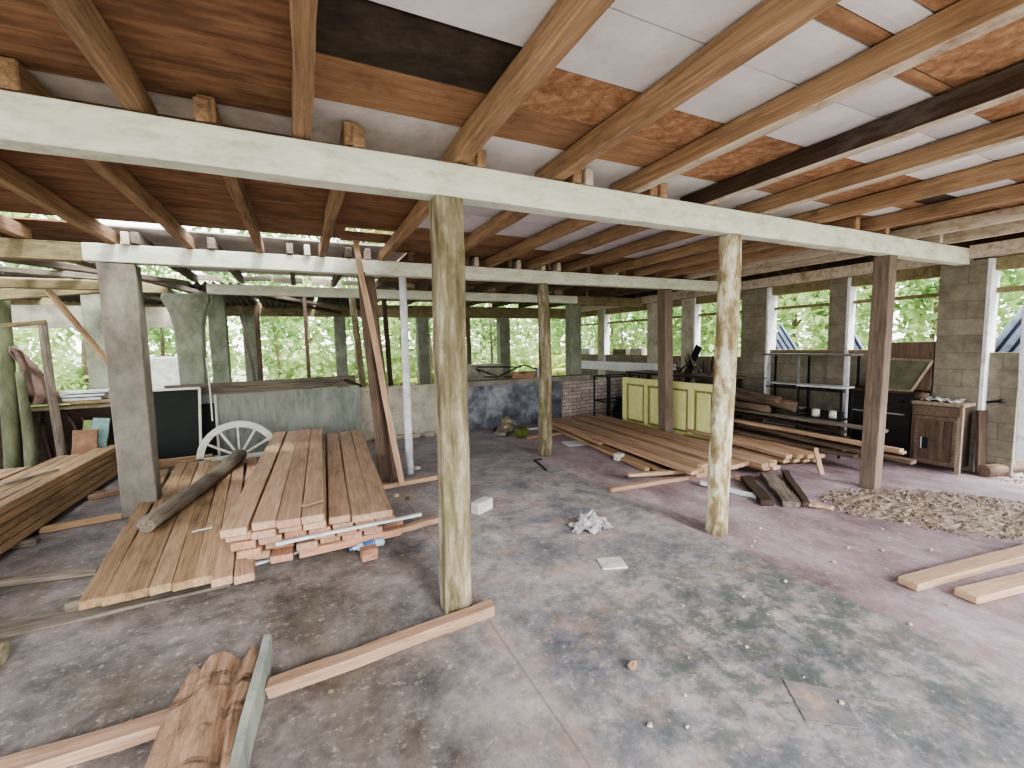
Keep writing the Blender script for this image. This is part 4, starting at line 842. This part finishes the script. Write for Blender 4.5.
# ============================================================ OUTSIDE
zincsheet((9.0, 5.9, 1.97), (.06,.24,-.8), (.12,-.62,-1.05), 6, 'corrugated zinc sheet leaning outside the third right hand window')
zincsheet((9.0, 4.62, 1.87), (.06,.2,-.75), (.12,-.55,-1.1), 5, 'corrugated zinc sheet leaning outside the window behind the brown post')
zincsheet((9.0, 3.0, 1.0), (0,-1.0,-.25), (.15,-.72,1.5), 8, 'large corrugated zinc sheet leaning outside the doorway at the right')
m = MB(); a = Vector((8.6, 3.25, 1.2)); m.add([a, a+Vector((0,-.35,.0)), a+Vector((0,-.4,.6)), a+Vector((.03,0,0)), a+Vector((.03,-.35,0)), a+Vector((.03,-.4,.6))], [(0,1,2),(5,4,3),(0,3,4,1),(1,4,5,2),(2,5,3,0)])
tag(m.build('metal_offcut', 'teal'), 'dark triangular metal offcut outside the window beside the big block pier', 'offcut')
hs = empty('house', (17, 15, -.2), 'low white building with a pale roof outside the right hand windows', 'building')
MB().box(-2.2,2.0,-1.5,1.5,0,1.9).build('wall', 'white', hs)
m = MB(); m.add([(-2.5,-1.9,1.9),(2.4,-1.9,1.9),(2.4,0,2.5),(-2.5,0,2.5),(-2.5,1.9,1.9),(2.4,1.9,1.9)], [(0,1,2,3),(3,2,5,4),(0,3,4),(1,5,2),(0,4,5,1)]); m.build('roof', 'zinc', hs)
MB().box(-1.2,-.5,-1.53,-1.5,.8,1.5).build('window', 'black', hs)
tk = empty('water_tank', (-2.9, 12.6, -.2), 'white square water tank outside at back left', 'tank')
bevel(MB().box(-.45,.45,-.45,.45,.4,1.7).build('tank_body', 'white', tk), .05)
for x in (-.35,.35):
    for y in (-.35,.35): MB().box(x-.05,x+.05,y-.05,y+.05,0,.4).build('leg', 'concrete', tk)

def leaves(n, fn, size, droop=.3):
    m = MB()
    for _ in range(n):
        c, nrm = fn(); s = size*R(.6,1.35); d = Vector((R(-1,1),R(-1,1),R(-1,.4))).normalized(); a = Vector((R(-1,1),R(-1,1),R(-1,1))).normalized(); x = d.cross(a).normalized()
        c = Vector(c); tip = c+d*s*1.6; w_ = x*s*.42; md = c+d*s*.75
        m.add([c, md+w_, tip, md-w_], [(0,1,2,3)])
    return m
def crown(rx, rz, zc, hol=.55):
    def f():
        while True:
            v = Vector((R(-1,1),R(-1,1),R(-1,1))); l = v.length
            if .2 < l < 1: break
        v *= (hol+(1-hol)*R(0,1))/max(l,.01)*l**.3
        b = 1+.25*math.sin(v.x*7+v.z*5)+.2*math.sin(v.y*9)
        return (v.x*rx*b, v.y*rx*b, zc+v.z*rz*b), v
    return f
def copy_tree(o, loc, rz, s, label, group):
    c = o.copy(); C.objects.link(c); c.location = loc; c.rotation_euler = (0,0,rz); c.scale = (s,s,s); c['label'] = label; c['group'] = group
    for ch in o.children: d = ch.copy(); C.objects.link(d); d.parent = c
    return c
protos = {}
def proto(key, name, cat, parts):
    e = empty(name, (0,0,0), 'x', cat); 
    for nm_, m, mt in parts: m.build(nm_, mt, e)
    protos[key] = e
random.seed(11)
tk_ = MB().tube([(0,0,0),(.05,.02,1.2),(-.03,0,2.4),(.05,.05,3.6)], [.09,.07,.05,.02], 8)
for _ in range(7): a_ = R(0,6.28); z = R(1.2,3); tk_.tube([(0,0,z),(math.cos(a_)*.6,math.sin(a_)*.6,z+.5),(math.cos(a_)*1.1,math.sin(a_)*1.1,z+.8)], [.03,.02,.008], 5)
proto('bush', 'leafy_tree', 'tree', [('foliage', leaves(2300, crown(1.5,1.9,2.1), .13), 'leaf'), ('trunk', tk_, 'trunk')])
tk_ = MB().tube([(0,0,0),(.1,.0,1.5),(0,.1,3.2),(.2,0,5.2)], [.13,.1,.08,.03], 8)
for _ in range(8): a_ = R(0,6.28); z = R(2.2,4.6); tk_.tube([(0.05,0,z),(math.cos(a_)*.8,math.sin(a_)*.8,z+.5),(math.cos(a_)*1.6,math.sin(a_)*1.6,z+.9)], [.04,.025,.01], 5)
proto('tall', 'tall_tree', 'tree', [('foliage', leaves(2200, crown(2.2,1.9,4.2), .17), 'leaf_d'), ('trunk', tk_, 'palebark')])
proto('shrub', 'shrub', 'shrub', [('foliage', leaves(1900, crown(.95,.85,.75,.3), .10), 'leaf'), ('stem', MB().tube([(0,0,0),(.02,.02,.9)], [.03,.015], 6), 'trunk')])
m = MB()
for k in range(11):
    a_ = k*2.4; ln = R(1.4,2.2); el = R(.8,1.35); pts = []; 
    for i in range(9):
        t_ = i/8; r_ = ln*t_*math.cos(el)*(1+.5*t_); z = .5+R(0,.02)+ln*t_*math.sin(el)-.9*t_*t_*ln*.6
        pts.append(Vector((r_*math.cos(a_), r_*math.sin(a_), z)))
    sd = Vector((-math.sin(a_), math.cos(a_), 0)); vs = []; fs = []
    for i, p in enumerate(pts):
        w_ = .16*math.sin(math.pi*min(1,(i+.6)/9.))**.6; vs += [p-sd*w_-Vector((0,0,w_*.4)), p, p+sd*w_-Vector((0,0,w_*.4))]
    for i in range(8): fs += [(3*i,3*i+1,3*i+4,3*i+3),(3*i+1,3*i+2,3*i+5,3*i+4)]
    m.add(vs, fs)
proto('banana', 'banana_plant', 'plant', [('leaf_blades', m, 'leaf_y'), ('stem', MB().tube([(0,0,0),(.02,0,.8),(0,0,1.2)], [.1,.08,.04], 8), 'leaf_y')])
tk_ = MB().tube([(0,0,0),(.06,.03,1.5),(-.04,0,3.0),(.08,.05,4.6)], [.05,.045,.035,.015], 7)
proto('sapling', 'slender_tree', 'tree', [('foliage', leaves(500, crown(.9,1.7,3.3), .13), 'leaf_d'), ('trunk', tk_, 'trunk')])
bl = {'sapling': 'slender dark stemmed tree standing just outside the open back', 'bush': 'bright leafy tree standing outside the open back of the shed', 'tall': 'tall spreading tree outside behind the open back of the shed', 'shrub': 'low green shrub growing outside behind the shed', 'banana': 'yellow green banana plant outside behind the shed'}
rl = {'sapling': 'slender dark stemmed tree just outside the right hand windows', 'bush': 'bright leafy tree outside the right hand windows', 'tall': 'tall spreading tree outside the right hand windows', 'shrub': 'low green shrub outside the right hand wall', 'banana': 'yellow green banana plant outside the right hand wall'}
def plant(key, x, y, s, side, z=-.25):
    copy_tree(protos[key], (x, y, z), R(0,6.28), s*R(.9,1.12), (bl if side == 'b' else rl)[key], {'b':'plants behind the shed','r':'plants beyond the right wall'}[side])
for x in range(-12, 22, 3): plant('bush', x+R(-.8,.8), 15.5+R(-1,1.2), 1.05, 'b')
for x in range(-14, 26, 6): plant('tall', x+R(-1,1), 19+R(-1,2), 1.25, 'b')
for x in (-7,-4.5,.2,1.6,3.9,6.2,8.6): plant('shrub', x+R(-.4,.4), 13.2+R(-.5,.6), 1.2, 'b')
for x in (-6,2.4,3.6,5.4,7.6,9.4): plant('banana', x+R(-.3,.3), 13.6+R(-.4,.6), 1.0, 'b')
for y in (0,2.8,5.4,8,10.6,13): plant('bush', 13.2+R(-.8,.8), y+R(-.5,.5), 1.1, 'r')
for y in (-1,5.5,12): plant('tall', 17+R(-1,1), y+R(-1,1), 1.3, 'r')
for y in (1.8,3.6,5.5,7.2,9.0): plant('shrub', 11+R(-.4,.4), y+R(-.4,.4), 1.1, 'r')
for x in range(-11, 18, 2): plant('sapling', x+R(-.8,.8), 12.6+R(-.3,1), 1.0, 'b')
for y in (0.5,2.9,4.6,6.8,9.3,11.5): plant('sapling', 12+R(-.5,.8), y, 1.0, 'r')
for y in (6.9,9.8): plant('banana', 10.4+R(-.3,.3), y, 1.0, 'r')
for e in protos.values():
    for ch in list(e.children): bpy.data.objects.remove(ch)
    bpy.data.objects.remove(e)

# ============================================================ LIGHT
w = bpy.data.worlds.new('sky'); bpy.context.scene.world = w; w.use_nodes = True; nt = w.node_tree; bg = nt.nodes['Background']
tc = nt.nodes.new('ShaderNodeTexCoord'); sp = nt.nodes.new('ShaderNodeSeparateXYZ'); rp = nt.nodes.new('ShaderNodeValToRGB')
nt.links.new(tc.outputs['Generated'], sp.inputs[0]); nt.links.new(sp.outputs[2], rp.inputs[0]); nt.links.new(rp.outputs[0], bg.inputs[0])
rp.color_ramp.elements[0].position = 0; rp.color_ramp.elements[0].color = (1,.98,.97,1); rp.color_ramp.elements[1].position = .6; rp.color_ramp.elements[1].color = (.86,.93,1,1)
bg.inputs[1].default_value = 4.5
sn = bpy.data.lights.new('sun', 'SUN'); sn.energy = 2.8; sn.angle = math.radians(14); sn.color = (1,.98,.96); so = bpy.data.objects.new('sun', sn); C.objects.link(so)
so.rotation_euler = Vector((-.16, 1, -.5)).to_track_quat('-Z', 'Y').to_euler()

s2 = bpy.data.lights.new('added_foliage_sun', 'SUN'); s2.energy = 6; s2.angle = math.radians(12); s2.color = (1,.98,.92); so2 = bpy.data.objects.new('added_foliage_sun', s2); C.objects.link(so2)  # second sun, added only to brighten the plants outside
so2.rotation_euler = Vector((-.25, .35, -1)).to_track_quat('-Z', 'Y').to_euler()
for o in bpy.data.objects:
    if 'label' in o and len(o['label'].split()) > 16: print('LONG', o['label'])
cam = bpy.data.cameras.new('camera'); cam.sensor_width = 36; cam.lens = F/1024*36; cam.clip_start = .05; co = bpy.data.objects.new('camera', cam); C.objects.link(co)
mt = Matrix((RT, UP, -FW)).transposed().to_4x4(); mt.translation = CAM; co.matrix_world = mt
sc = bpy.context.scene; sc.camera = co
sc.view_settings.view_transform = 'AgX'; sc.view_settings.look = 'AgX - Medium High Contrast'; sc.view_settings.exposure = 0.42
